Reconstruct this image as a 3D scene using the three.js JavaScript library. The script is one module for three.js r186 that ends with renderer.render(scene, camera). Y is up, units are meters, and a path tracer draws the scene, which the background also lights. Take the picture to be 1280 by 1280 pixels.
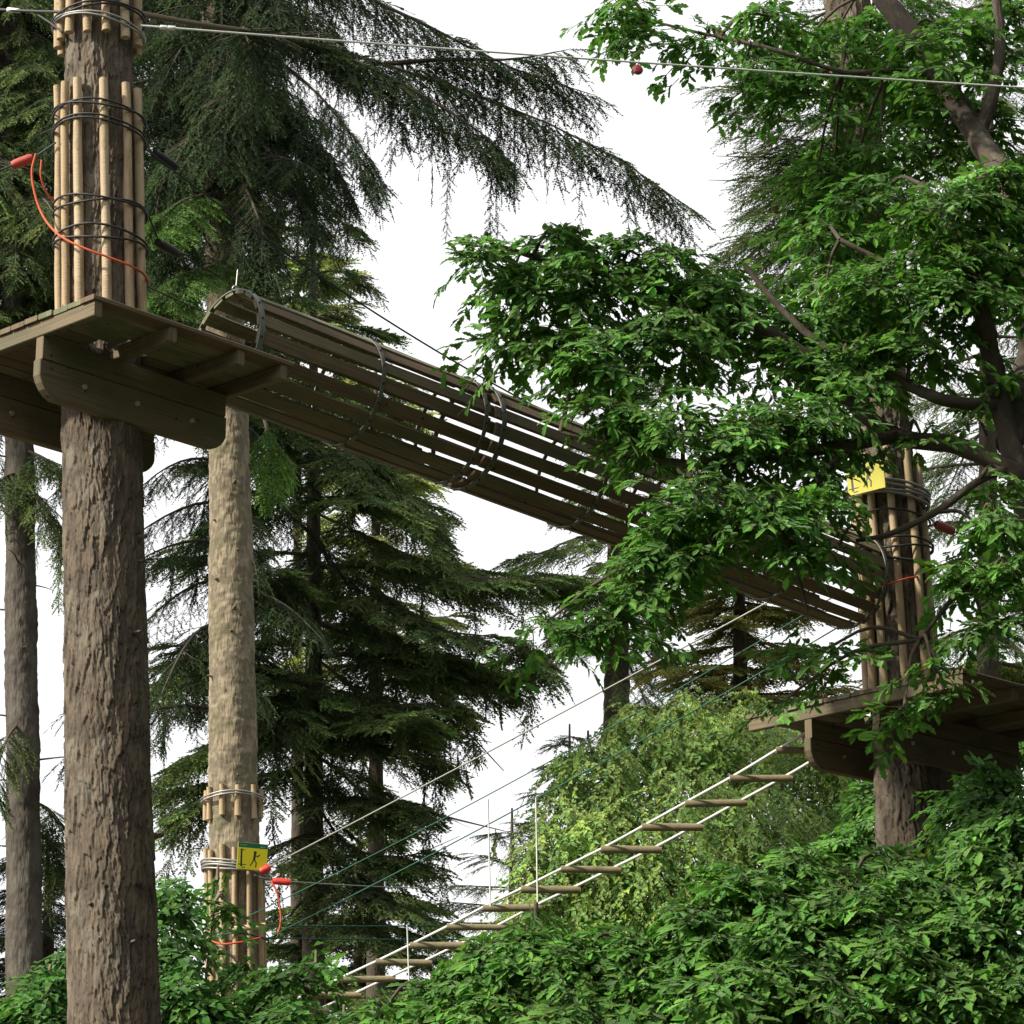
import * as THREE from 'three';
import { ImprovedNoise } from 'three/addons/math/ImprovedNoise.js';
import { mergeGeometries, toCreasedNormals } from 'three/addons/utils/BufferGeometryUtils.js';

// ---------------------------------------------------------------- camera
const scene = new THREE.Scene();
const F = 3500, HALF = 640, PITCH = THREE.MathUtils.degToRad(17), EYE = 1.6;
const camera = new THREE.PerspectiveCamera(2 * Math.atan(HALF / F) * 180 / Math.PI, 1, 0.1, 600);
camera.position.set(0, EYE, 0);
camera.rotation.set(PITCH, 0, 0);
camera.updateMatrixWorld(true);

// ---------------------------------------------------------------- sky: bright thin overcast, a little brighter round the veiled sun
const SUN = new THREE.Vector3(-0.72, 0.62, 0.36).normalize();
{
  const W = 256, H = 128, d = new Float32Array(W * H * 4);
  for (let j = 0; j < H; j++) for (let i = 0; i < W; i++) {
    const el = ((j + 0.5) / H - 0.5) * Math.PI, az = ((i + 0.5) / W - 0.5) * 2 * Math.PI;
    const v = new THREE.Vector3(Math.cos(az) * Math.cos(el), Math.sin(el), Math.sin(az) * Math.cos(el));
    const s = Math.max(0, v.dot(SUN));
    const b = 0.78 + 0.3 * Math.pow(s, 3);
    const k = (j * W + i) * 4;
    d[k] = b; d[k + 1] = b * 1.0; d[k + 2] = b * 1.015; d[k + 3] = 1;
  }
  const t = new THREE.DataTexture(d, W, H, THREE.RGBAFormat, THREE.FloatType);
  t.mapping = THREE.EquirectangularReflectionMapping; t.magFilter = THREE.LinearFilter; t.needsUpdate = true;
  scene.background = t; scene.environment = t;
}
const sun = new THREE.DirectionalLight(new THREE.Color().setRGB(1, 0.92, 0.78), 5);
sun.position.copy(SUN).multiplyScalar(80).add(new THREE.Vector3(0, 6, -24));
sun.target.position.set(0, 6, -24);
sun.castShadow = true; sun.shadow.radius = 7; sun.shadow.mapSize.set(4096, 4096);
Object.assign(sun.shadow.camera, { left: -40, right: 40, top: 40, bottom: -40, near: 1, far: 220 });
scene.add(sun, sun.target);

const renderer = new THREE.WebGLRenderer({ antialias: true });
renderer.setSize(1024, 1024);
renderer.toneMapping = THREE.LinearToneMapping;
renderer.toneMappingExposure = 1.5;
renderer.shadowMap.enabled = true;

// ---------------------------------------------------------------- helpers
const V = (x, y, z) => new THREE.Vector3(x, y, z);
const UP = V(0, 1, 0);
function rng(seed) { let a = seed >>> 0; return () => { a = (a + 0x6D2B79F5) | 0; let t = Math.imul(a ^ (a >>> 15), 1 | a); t = (t + Math.imul(t ^ (t >>> 7), 61 | t)) ^ t; return ((t ^ (t >>> 14)) >>> 0) / 4294967296; }; }
const CP = Math.cos(PITCH), SP = Math.sin(PITCH);
// the point seen at (px, py) of the 1280 px photograph that stands Z metres in front of the eye (measured level)
function at(px, py, Z) { const u = (px - HALF) / F, v = (HALF - py) / F, k = Z / (CP - v * SP); return V(u * k, EYE + (v * CP + SP) * k, -Z); }
function onLevel(px, py, y) { const v = (HALF - py) / F; return at(px, py, (y - EYE) * (CP - v * SP) / (v * CP + SP)); }
const mpp = (py, Z) => { const v = (HALF - py) / F; return Z / (CP - v * SP) / F; };
function toPx(p) { const y = p.y - EYE, d = -p.z * CP + y * SP, h = y * CP + p.z * SP; return [HALF + p.x / d * F, HALF - h / d * F, d]; }
const noise = new ImprovedNoise();
const fbm = (x, y, z, o = 4) => { let a = 0.5, s = 0; for (let i = 0; i < o; i++) { s += a * noise.noise(x, y, z); x *= 2.03; y *= 2.03; z *= 2.03; a *= 0.5; } return s; };
const smooth = (a, b, x) => { const t = Math.min(1, Math.max(0, (x - a) / (b - a))); return t * t * (3 - 2 * t); };
const names = {};
function numbered(n) { const k = names[n] = (names[n] ?? -1) + 1; return k ? `${n}_${String(k).padStart(3, '0')}` : n; }
function thing(name, label, category, pos = V(0, 0, 0), group) {
  const o = new THREE.Group(); o.name = numbered(name); o.position.copy(pos); o.userData = { label, category };
  if (group) o.userData.group = group;
  scene.add(o); return o;
}
function mesh(name, geo, mat, parent, kind) {
  const m = new THREE.Mesh(geo, mat); m.name = name; m.castShadow = m.receiveShadow = true;
  if (kind) m.userData.kind = kind;
  parent.add(m); return m;
}
function solo(name, geo, mat, label, category, group) {     // a thing that is one mesh
  const m = mesh(numbered(name), geo, mat, scene); m.userData = { label, category }; if (group) m.userData.group = group; return m;
}
function struct(name, geo, mat) { const m = mesh(name, geo, mat, scene); m.userData.kind = 'structure'; return m; }

// a tube along points with a radius at each point; uv in metres
function tube(pts, rad, seg = 6, cap = true, disp) {
  const n = pts.length, pos = [], uv = [], idx = [];
  const tan = pts.map((p, i) => pts[Math.min(n - 1, i + 1)].clone().sub(pts[Math.max(0, i - 1)]).normalize());
  let nx = Math.abs(tan[0].y) > 0.95 ? V(1, 0, 0) : V(0, 1, 0); let len = 0;
  nx = nx.sub(tan[0].clone().multiplyScalar(nx.dot(tan[0]))).normalize();
  const R0 = Array.isArray(rad) ? rad[0] : rad;
  for (let i = 0; i < n; i++) {
    if (i) { nx = nx.clone().sub(tan[i].clone().multiplyScalar(nx.dot(tan[i]))).normalize(); len += pts[i].distanceTo(pts[i - 1]); }
    const bx = tan[i].clone().cross(nx), r = Array.isArray(rad) ? rad[i] : rad;
    for (let k = 0; k <= seg; k++) {
      const a = k / seg * 2 * Math.PI, rr = r + (disp ? disp(k === seg ? 0 : a, len, r) : 0);
      const c = Math.cos(a) * rr, s = Math.sin(a) * rr;
      pos.push(pts[i].x + nx.x * c + bx.x * s, pts[i].y + nx.y * c + bx.y * s, pts[i].z + nx.z * c + bx.z * s);
      uv.push(k / seg * 2 * Math.PI * R0, len);
    }
  }
  const w = seg + 1;
  for (let i = 0; i < n - 1; i++) for (let k = 0; k < seg; k++) { const a = i * w + k, b = a + 1, c = a + w, d = c + 1; idx.push(a, b, c, b, d, c); }
  if (cap) for (const i of [0, n - 1]) {
    const c = pos.length / 3; pos.push(pts[i].x, pts[i].y, pts[i].z); uv.push(0, 0);
    for (let k = 0; k < seg; k++) { const a = i * w + k; i ? idx.push(a, a + 1, c) : idx.push(a + 1, a, c); }
  }
  const g = new THREE.BufferGeometry();
  g.setAttribute('position', new THREE.Float32BufferAttribute(pos, 3)); g.setAttribute('uv', new THREE.Float32BufferAttribute(uv, 2)); g.setIndex(idx);
  g.computeVertexNormals();
  // weld the seam's normals
  const N = g.attributes.normal;
  for (let i = 0; i < n; i++) { const a = i * w, b = a + seg, q = V(N.getX(a) + N.getX(b), N.getY(a) + N.getY(b), N.getZ(a) + N.getZ(b)).normalize(); N.setXYZ(a, q.x, q.y, q.z); N.setXYZ(b, q.x, q.y, q.z); }
  return g;
}
const curve = (pts, n) => new THREE.CatmullRomCurve3(pts, false, 'centripetal').getPoints(n);
const wire = (pts, r, n = 24, seg = 6) => tube(pts.length > 2 ? curve(pts, n) : pts, r, seg);
function sag(a, b, drop, n = 24) { const o = []; for (let i = 0; i <= n; i++) { const t = i / n, p = a.clone().lerp(b, t); p.y -= 4 * drop * t * (1 - t); o.push(p); } return o; }
// a sawn board along +x from 0 to len; y 0..h up, z centred; chamfered long edges, slightly uneven; ends may be cut with the profile cut(y) -> inset
function board(len, h, w, seed, ch = 0.006, segs = 4, wob = 0.0025) {
  const prof = [[ch, -w / 2], [h - ch, -w / 2], [h, -w / 2 + ch], [h, w / 2 - ch], [h - ch, w / 2], [ch, w / 2], [0, w / 2 - ch], [0, -w / 2 + ch]];
  const pos = [], uv = [], idx = []; const r = rng(seed * 7919 + 13), u0 = r() * 10, v0 = r() * 10;
  const P = (i, k) => { const x = len * i / segs, [y, z] = prof[k % 8]; const q = wob * 2; return [x + (i === 0 || i === segs ? (r() - 0.5) * 0.0 : 0), y + q * noise.noise(x * 2.1 + seed, y * 9, 3.3), z + q * noise.noise(x * 2.1, seed * 1.7, z * 9)]; };
  for (let k = 0; k < 8; k++) {
    const per = k * 0.11;
    for (let i = 0; i <= segs; i++) for (const kk of [k, k + 1]) { pos.push(...P(i, kk)); const [y, z] = prof[kk % 8]; uv.push(u0 + len * i / segs, v0 + per + (kk - k) * Math.hypot(prof[(k + 1) % 8][0] - prof[k][0], prof[(k + 1) % 8][1] - prof[k][1])); }
    const b = pos.length / 3 - 2 * (segs + 1);
    for (let i = 0; i < segs; i++) { const a = b + i * 2; idx.push(a, a + 1, a + 2, a + 1, a + 3, a + 2); }
  }
  for (const i of [0, segs]) {
    const b = pos.length / 3; for (let k = 0; k < 8; k++) { const p = P(i, k); pos.push(...p); uv.push(u0 + 0.02 * p[1] + 3, v0 + p[2] * 1.0); }
    for (let k = 1; k < 7; k++) i ? idx.push(b, b + k, b + k + 1) : idx.push(b, b + k + 1, b + k);
  }
  let g = new THREE.BufferGeometry(); g.setAttribute('position', new THREE.Float32BufferAttribute(pos, 3)); g.setAttribute('uv', new THREE.Float32BufferAttribute(uv, 2)); g.setIndex(idx);
  g = g.toNonIndexed(); g.computeVertexNormals(); return g;
}

// ---------------------------------------------------------------- textures (matter only: grain, knots, stains, lichen)
function pnoise(seed) {                                       // tiling value noise
  const r = rng(seed), S = 256, t = new Float32Array(S * S); for (let i = 0; i < S * S; i++) t[i] = r();
  return (x, y, px, py) => {
    const xi = Math.floor(x), yi = Math.floor(y), fx = x - xi, fy = y - yi, sx = fx * fx * (3 - 2 * fx), sy = fy * fy * (3 - 2 * fy);
    const g = (a, b) => t[(((b % py) + py) % py) * S + (((a % px) + px) % px)];
    return (g(xi, yi) * (1 - sx) + g(xi + 1, yi) * sx) * (1 - sy) + (g(xi, yi + 1) * (1 - sx) + g(xi + 1, yi + 1) * sx) * sy;
  };
}
function texture(W, H, fn, srgb = true) {
  const d = new Uint8Array(W * H * 4);
  for (let j = 0; j < H; j++) for (let i = 0; i < W; i++) { const c = fn(i / W, j / H), k = (j * W + i) * 4; for (let q = 0; q < 3; q++) d[k + q] = Math.max(0, Math.min(255, Math.round(c[q] * 255))); d[k + 3] = 255; }
  const t = new THREE.DataTexture(d, W, H, THREE.RGBAFormat); t.wrapS = t.wrapT = THREE.RepeatWrapping; t.magFilter = THREE.LinearFilter; t.minFilter = THREE.LinearMipmapLinearFilter; t.generateMipmaps = true;
  if (srgb) t.colorSpace = THREE.SRGBColorSpace; t.needsUpdate = true; return t;
}
const enc = c => c.map(x => Math.pow(Math.max(0, x), 1 / 2.2));                 // linear -> about sRGB
const mixc = (a, b, t) => a.map((x, i) => x + (b[i] - x) * t);
function ptile(seed) { const n = pnoise(seed); return (u, v, fx, fy, o = 4) => { let a = 0.5, s = 0, w = 0; for (let i = 0; i < o; i++) { s += a * n(u * fx, v * fy, fx, fy); w += a; fx *= 2; fy *= 2; a *= 0.55; if (fx > 250 || fy > 250) break; } return s / w; }; }

// sawn timber: u along the grain, 1 tile = 2 m x 0.5 m
function woodTex(seed, base, dark, pale, stain, stainAmt) {
  const A = ptile(seed), B = ptile(seed + 1), C = ptile(seed + 2), r = rng(seed + 9), knots = [];
  for (let i = 0; i < 10; i++) knots.push([r(), r(), 0.008 + 0.010 * r()]);
  return texture(1024, 256, (u, v) => {
    let vv = v, kn = 0;
    for (const [ku, kv, kr] of knots) { let du = u - ku, dv = v - kv; du -= Math.round(du); dv -= Math.round(dv); const d = Math.hypot(du * 2, dv * 0.5) / kr; kn = Math.max(kn, smooth(1.15, 0.6, d)); vv += 0.012 * dv / (0.02 + Math.abs(dv)) * Math.exp(-d * d / 14); }
    const g = A(u, vv, 4, 64, 3), f = B(u, vv, 8, 120, 2), m = C(u, v, 6, 4, 4);
    let c = mixc(base, dark, smooth(0.45, 0.8, g) * 0.7); c = mixc(c, pale, smooth(0.5, 0.85, f) * 0.45);
    c = mixc(c, stain, smooth(0.45, 0.7, m) * stainAmt); c = mixc(c, dark.map(x => x * 0.45), kn);
    return enc(c);
  });
}
function barkTex(seed, a, b, c, fx, fy) {
  const A = ptile(seed), B = ptile(seed + 3), C = ptile(seed + 5);
  return texture(512, 512, (u, v) => {
    let x = mixc(a, b, smooth(0.35, 0.65, A(u, v, fx, fy, 5))); x = mixc(x, c, smooth(0.52, 0.72, B(u, v, 5, 4, 5)) * 0.65);
    const k = 0.8 + 0.4 * C(u, v, 60, 40, 3); return enc(x.map(q => q * k));
  });
}
function grainBump(seed, fx, fy) { const A = ptile(seed); return texture(512, 512, (u, v) => { const x = A(u, v, fx, fy, 4); return [x, x, x]; }, false); }
const rep = (t, x, y) => { const c = t.clone(); c.repeat.set(x, y); c.needsUpdate = true; return c; };

const bump1 = grainBump(31, 30, 12), bumpW = grainBump(37, 6, 90);
const std = o => new THREE.MeshStandardMaterial(o);
function woodMat(tex, rough = 0.85, bs = 0.003) { return std({ map: rep(tex, 0.5, 2), roughness: rough, bumpMap: rep(bumpW, 0.5, 2), bumpScale: bs }); }
// deck and beam timber: weathered, greenish-brown, pale where the saw cut is fresh
const tanB = woodTex(111, [0.19, 0.145, 0.08], [0.10, 0.07, 0.036], [0.27, 0.215, 0.13], [0.075, 0.08, 0.036], 0.8);
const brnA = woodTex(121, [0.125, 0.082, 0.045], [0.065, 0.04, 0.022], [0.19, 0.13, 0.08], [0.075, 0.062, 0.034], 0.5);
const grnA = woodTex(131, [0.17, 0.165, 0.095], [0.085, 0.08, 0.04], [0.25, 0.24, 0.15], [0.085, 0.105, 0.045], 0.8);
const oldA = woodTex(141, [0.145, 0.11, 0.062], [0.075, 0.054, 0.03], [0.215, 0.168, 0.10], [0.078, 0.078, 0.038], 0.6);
const M = {
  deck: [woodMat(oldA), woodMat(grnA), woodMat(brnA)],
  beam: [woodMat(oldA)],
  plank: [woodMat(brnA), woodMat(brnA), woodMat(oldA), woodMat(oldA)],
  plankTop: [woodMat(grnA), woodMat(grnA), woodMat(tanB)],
};
// peeled poles: v along the pole
function poleTex(seed, a, b, c) { const A = ptile(seed), B = ptile(seed + 1), r = rng(seed + 4), kn = []; for (let i = 0; i < 14; i++) kn.push([r(), r(), 0.006 + 0.006 * r()]);
  return texture(256, 1024, (u, v) => { let x = mixc(a, b, smooth(0.4, 0.75, A(u, v, 5, 12, 4))); x = mixc(x, c, smooth(0.55, 0.8, B(u, v, 40, 6, 3)) * 0.5);
    let k = 0; for (const [ku, kv, kr] of kn) { let du = u - ku, dv = v - kv; du -= Math.round(du); dv -= Math.round(dv); k = Math.max(k, smooth(1.2, 0.5, Math.hypot(du * 0.25, dv * 2) / kr)); } return enc(mixc(x, c.map(q => q * 0.5), k * 0.8)); }); }
const poleT = [poleTex(201, [0.40, 0.30, 0.18], [0.30, 0.215, 0.12], [0.24, 0.16, 0.08]), poleTex(211, [0.44, 0.345, 0.22], [0.34, 0.25, 0.145], [0.26, 0.18, 0.09]), poleTex(221, [0.38, 0.29, 0.17], [0.29, 0.215, 0.12], [0.19, 0.135, 0.075])];
M.pole = poleT.map(t => std({ map: rep(t, 4, 0.5), roughness: 0.8, bumpMap: rep(bumpW, 2, 2), bumpScale: 0.002 }));
M.rung = [woodTex(301, [0.26, 0.205, 0.12], [0.16, 0.12, 0.06], [0.34, 0.28, 0.18], [0.13, 0.13, 0.06], 0.6)].map(t => std({ map: rep(t, 2, 0.5), roughness: 0.85 }));
// bark
const barkFurrow = barkTex(401, [0.118, 0.091, 0.062], [0.070, 0.054, 0.038], [0.175, 0.155, 0.115], 10, 6);
const barkPale = barkTex(411, [0.25, 0.208, 0.138], [0.145, 0.118, 0.078], [0.115, 0.108, 0.055], 14, 11);
const barkGrey = barkTex(421, [0.082, 0.069, 0.053], [0.053, 0.044, 0.035], [0.108, 0.10, 0.078], 8, 8);
const barkDark = barkTex(431, [0.075, 0.056, 0.040], [0.05, 0.038, 0.028], [0.10, 0.092, 0.062], 8, 8);
const barkM = (t, b) => std({ map: t, roughness: 0.95, bumpMap: rep(bump1, 1, 1), bumpScale: b });
M.furrow = barkM(barkFurrow, 0.012); M.pale = barkM(barkPale, 0.014); M.grey = barkM(barkGrey, 0.012); M.dark = barkM(barkDark, 0.012);
M.twig = std({ color: new THREE.Color().setRGB(0.075, 0.058, 0.042), roughness: 0.95 });
M.twigPale = std({ color: new THREE.Color().setRGB(0.17, 0.14, 0.095), roughness: 0.95 });
M.steel = std({ color: new THREE.Color().setRGB(0.42, 0.42, 0.40), roughness: 0.5, metalness: 0.75 });
M.strand = std({ color: new THREE.Color().setRGB(0.30, 0.30, 0.28), roughness: 0.55, metalness: 0.6 });
M.blackCable = std({ color: new THREE.Color().setRGB(0.018, 0.018, 0.017), roughness: 0.6 });
M.ropeWhite = std({ color: new THREE.Color().setRGB(0.62, 0.63, 0.60), roughness: 0.8 });
M.ropeGreen = std({ color: new THREE.Color().setRGB(0.010, 0.085, 0.055), roughness: 0.7 });
M.ropeOrange = std({ color: new THREE.Color().setRGB(0.46, 0.075, 0.022), roughness: 0.7 });
M.red = std({ color: new THREE.Color().setRGB(0.52, 0.032, 0.02), roughness: 0.5 });
M.redDull = std({ color: new THREE.Color().setRGB(0.30, 0.07, 0.04), roughness: 0.6 });
M.blackFoam = std({ color: new THREE.Color().setRGB(0.012, 0.012, 0.013), roughness: 0.7 });

// ---------------------------------------------------------------- ground
{
  const g = new THREE.PlaneGeometry(500, 500, 120, 120); g.rotateX(-Math.PI / 2); g.translate(0, 0, -60);
  const p = g.attributes.position; for (let i = 0; i < p.count; i++) p.setY(i, 0.35 * fbm(p.getX(i) * 0.06, p.getZ(i) * 0.06, 4.2, 3));
  g.computeVertexNormals();
  const A = ptile(501), B = ptile(503);
  const t = texture(512, 512, (u, v) => enc(mixc(mixc([0.055, 0.042, 0.028], [0.10, 0.078, 0.05], A(u, v, 30, 30, 4)), [0.035, 0.06, 0.02], smooth(0.5, 0.65, B(u, v, 6, 6, 4)))));
  struct('forest_ground', g, std({ map: rep(t, 120, 120), roughness: 1 }));
}
const groundY = (x, z) => 0.35 * fbm(x * 0.06, z * 0.06, 4.2, 3);

// ---------------------------------------------------------------- trunks
function worley(u, v, perU, seed) {                          // F1, F2 and the nearest cell's random number; u wraps at perU
  const iu = Math.floor(u), iv = Math.floor(v); let f1 = 9, f2 = 9, id = 0, du = 0, dv = 0;
  for (let a = -1; a <= 1; a++) for (let b = -1; b <= 1; b++) {
    const cu = iu + a, cv = iv + b, wu = ((cu % perU) + perU) % perU;
    let h = Math.imul(wu * 374761393 + cv * 668265263 + seed * 982451653, 1274126177); h ^= h >>> 15; h = Math.imul(h, 2246822519); h ^= h >>> 13;
    const rx = (h & 1023) / 1023, ry = ((h >>> 10) & 1023) / 1023, rz = ((h >>> 20) & 1023) / 1023;
    const d = Math.hypot(cu + rx - u, cv + ry - v);
    if (d < f1) { f2 = f1; f1 = d; id = rz; du = u - cu - rx; dv = v - cv - ry; } else if (d < f2) f2 = d;
  }
  return [f1, f2, id, du, dv];
}
const bark = {
  furrow: (per, seed, amp = 1) => (a, y, r) => {             // long flaky plates between deep grooves
    const u0 = a / (2 * Math.PI) * per, cx = Math.cos(a) * 2, cz = Math.sin(a) * 2;
    const wv = fbm(cx * 2.5 + seed, y * 4.5, cz * 2.5, 3) * 1.2, wu = fbm(cx * 3, y * 6 + seed, cz * 3, 4) * 1.5;
    const [f1, f2, id, du, dv] = worley(u0 + wu + per * 4, y / 0.21 + wv, per, seed);
    const [g1, g2, id2, eu, ev] = worley(u0 * 2 + wu * 1.6 + per * 8, y / 0.10 + wv * 2 + 31, per * 2, seed + 7);
    const rise = du * (id - 0.35) * 2.2 - dv * 0.9, flake = Math.max(-1, Math.min(1, rise)) * 0.013 + 0.010 * (id - 0.5), small = Math.max(-1, Math.min(1, eu * (id2 - 0.5) * 2 - ev * 0.8)) * 0.006;
    return amp * (flake + small + 0.010 * (smooth(0, 0.09, f2 - f1) - 1) + 0.004 * fbm(cx * 18, y * 20, cz * 18, 2) + 0.03 * fbm(cx, y * 1.2, cz, 2));
  },
  plain: (seed, knots, amp = 1) => (a, y, r) => {
    const cx = Math.cos(a), cz = Math.sin(a); let k = 0;
    for (const [ka, ky, ks] of knots) { let da = a - ka; da -= 2 * Math.PI * Math.round(da / (2 * Math.PI)); const q = Math.hypot(da * r, (y - ky) * 0.8) / ks; if (q < 3) k += ks * (0.55 * Math.exp(-q * q * 1.1) - 0.75 * Math.exp(-q * q * 9)); }
    return amp * (0.012 * fbm(cx * 3 + seed, y * 9, cz * 3, 3) + 0.02 * fbm(cx, y * 1.3 + seed, cz, 2) + 0.004 * noise.noise(cx * 2.5, y * 38, cz * 2.5 + seed)) + k;
  },
};
// pixel stations [px, py, diameter px] at distance Z; the trunk runs on to the ground below and to height topY above
function trunkLine(stations, Z, topY, topR) {
  const s = stations.map(([px, py, dp]) => { const p = at(px, py, Z); return { p, r: dp / 2 * mpp(py, Z) }; }).sort((a, b) => a.p.y - b.p.y);
  const lo = s[0], l2 = s[1], hi = s[s.length - 1], h2 = s[s.length - 2];
  const ext = (a, b, y) => a.p.clone().add(b.p.clone().sub(a.p).multiplyScalar((y - a.p.y) / (b.p.y - a.p.y)));
  const gb = ext(lo, l2, -0.3); const k = (lo.r - l2.r) / (l2.p.y - lo.p.y);
  const list = [{ p: gb, r: lo.r + Math.max(0.004, k) * (lo.p.y + 0.3) * 0.7 + 0.05 }, ...s];
  if (topY > hi.p.y + 0.5) list.push({ p: ext(hi, h2, topY), r: topR });
  const f = y => { let i = 0; while (i < list.length - 2 && y > list[i + 1].p.y) i++; const a = list[i], b = list[i + 1], t = (y - a.p.y) / (b.p.y - a.p.y); return { p: a.p.clone().lerp(b.p, t), r: a.r + (b.r - a.r) * t }; };
  f.y0 = -0.3; f.y1 = list[list.length - 1].p.y; return f;
}
function trunkGeo(f, fine0, fine1, dyFine, dyCoarse, seg, disp) {
  const ys = []; let y = f.y0; while (y < f.y1) { ys.push(y); y += (y > fine0 - 0.02 && y < fine1) ? dyFine : (y < fine0 ? Math.min(dyCoarse, Math.max(dyFine, fine0 - y)) : dyCoarse); } ys.push(f.y1);
  return tube(ys.map(q => f(q).p), ys.map(q => f(q).r), seg, true, disp ? (a, l, r) => disp(a, l, r) : null);
}

// ---------------------------------------------------------------- foliage building blocks
function triGeo(list, col) { const g = new THREE.BufferGeometry(); if (col) g.setAttribute('color', new THREE.Float32BufferAttribute(col, 3)); g.setAttribute('position', new THREE.Float32BufferAttribute(list, 3)); g.computeVertexNormals(); return g; }
// a conifer sprig: axis 0.3 m along +x, flat side twigs, needles as slim blades
function needleSprig(seed, { len = 0.3, side = 5, sideLen = 0.12, needle = 0.030, wide = 0.0095, droop = 0.05, step = 0.019, lift = 0.4 } = {}) {
  const r = rng(seed), t = [];
  const blade = (p, d, l, w) => { const s = V(r() - 0.5, r() - 0.5, r() - 0.5).cross(d).normalize().multiplyScalar(w / 2), e = p.clone().addScaledVector(d, l); const m = p.clone().addScaledVector(d, l * 0.45);
    t.push(p.x, p.y, p.z, m.x + s.x, m.y + s.y, m.z + s.z, e.x, e.y, e.z, p.x, p.y, p.z, e.x, e.y, e.z, m.x - s.x, m.y - s.y, m.z - s.z); };
  const col = []; const twig = (o, d, L) => {
    const sd = d.clone().cross(UP).normalize(), n = Math.max(3, Math.round(L / step));
    for (let i = 0; i <= n; i++) { const q = i / n, p = o.clone().addScaledVector(d, L * q); p.y -= droop * q * q * L * 3;
      for (const s of [-1, 1]) { const dd = d.clone().multiplyScalar(0.55 + 0.3 * q + 0.2 * r()).addScaledVector(sd, s * (0.75 - 0.45 * q)).add(V(0, (r() - 0.35) * lift, 0)).normalize(); blade(p, dd, needle * (0.8 + 0.4 * r()) * (1 - 0.3 * q), wide); }
      if (r() < 0.5) blade(p, d.clone().addScaledVector(UP, 0.7 * (r() - 0.2)).normalize(), needle, wide); }
    // woody axis
    const f = 0.75 + 0.5 * r(), b = r() < 0.04 ? [1.6, 0.8, 0.6] : [1, 1, 1]; while (col.length < t.length) col.push(f * b[0], f * b[1], f * b[2]); blade(o, d, L, 0.006); while (col.length < t.length) col.push(0.9, 0.5, 0.7);
  };
  twig(V(0, 0, 0), V(1, 0, 0), len);
  for (let i = 0; i < side; i++) { const q = 0.08 + 0.75 * i / side, s = i % 2 ? 1 : -1; twig(V(len * q, -droop * q * q * len * 3, 0), V(0.72 + 0.15 * r(), (r() - 0.6) * 0.25, s * 0.65).normalize(), sideLen * (1.05 - 0.55 * q) * (0.8 + 0.4 * r())); }
  return triGeo(t, col);
}
// one leaf lying along +x in the xz plane, folded on its midrib and bent down; outline gives half-widths
function leafTris(out, o, dir, up, L, W, outline, fold, bend, r) {
  const x = dir.clone().normalize(), z = x.clone().cross(up).normalize(), y = z.clone().cross(x).normalize();
  const n = outline.length - 1, pt = (q, s, w) => { const a = q * L, h = -bend * q * q * L + Math.abs(w) * fold; return o.clone().addScaledVector(x, a).addScaledVector(y, h).addScaledVector(z, s * w); };
  for (const s of [-1, 1]) for (let i = 0; i < n; i++) {
    const q0 = i / n, q1 = (i + 1) / n, w0 = outline[i] * W / 2, w1 = outline[i + 1] * W / 2;
    const a = pt(q0, s, 0), b = pt(q0, s, w0), c = pt(q1, s, w1), d = pt(q1, s, 0); b.addScaledVector(x, -0.03 * L * (w0 > 0)); 
    const push = (p, q, w) => s > 0 ? out.push(p.x, p.y, p.z, q.x, q.y, q.z, w.x, w.y, w.z) : out.push(p.x, p.y, p.z, w.x, w.y, w.z, q.x, q.y, q.z);
    if (w0 > 0) push(a, b, c); push(a, c, d);
  }
}
const OAK = [0, 0.34, 0.28, 0.74, 0.5, 1, 0.6, 0.86, 0.4, 0], BIRCH = [0, 0.9, 0.75, 0.35, 0], MAPLE = [0, 0.8, 1, 0.62, 0.3, 0];
const paintLeaf = (t, col, r, k) => { const f = 0.62 + 0.75 * r(), y = r(), c = r() < 0.012 ? [1.5 * f, 0.85 * f, 0.7 * f] : [f * (0.78 + 0.38 * y), f, f * (1.1 - 0.35 * y)]; while (col.length < t.length) col.push(...c); };
function leafSprig(seed, { n = 8, len = 0.2, L = 0.108, W = 0.05, outline = OAK, hang = 0.15, tip = true, spread = 1 } = {}) {
  const r = rng(seed), t = [], col = [];
  for (let i = 0; i < n; i++) {
    const q = tip ? 1 - Math.pow(r(), 1.6) * 0.8 : (i + 0.5) / n, p = V(len * q, -hang * q * q * len, 0), a = i * 2.4 + r();
    const d = V(0.55 + 0.5 * r(), -0.25 * hang * 4 * r() + 0.25 * Math.sin(a), Math.cos(a) * (0.8 + 0.3 * r()) * spread).normalize();
    const up = V((r() - 0.5) * 0.7, 1, (r() - 0.5) * 0.9).normalize();
    leafTris(t, p, d, up, L * (0.5 + 0.75 * r()), W * (0.65 + 0.6 * r()), outline, 0.1 + 0.4 * r(), 0.02 + 0.38 * r(), r); paintLeaf(t, col, r);
  }
  // the twig itself, three slim faces
  const e = V(len, -hang * len, 0); for (const [y, z] of [[0.003, 0.003], [-0.003, 0.003], [0, -0.004]]) t.push(0, y, z, e.x, e.y, e.z, 0, -y, -z);
  while (col.length < t.length) col.push(0.8, 0.5, 0.8);
  return triGeo(t, col);
}
const leafMat = (r, g, b, tr = 0.5, coat = 0.12) => new THREE.MeshPhysicalMaterial({ color: new THREE.Color().setRGB(r, g, b), roughness: 1, vertexColors: true, transmission: tr, thickness: 0, specularIntensity: 0.35, clearcoat: coat, clearcoatRoughness: 0.35, side: THREE.DoubleSide });
const needleMat = (r, g, b) => new THREE.MeshPhysicalMaterial({ color: new THREE.Color().setRGB(r, g, b), roughness: 1, vertexColors: true, transmission: 0.25, thickness: 0, specularIntensity: 0.35, side: THREE.DoubleSide });
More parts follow.
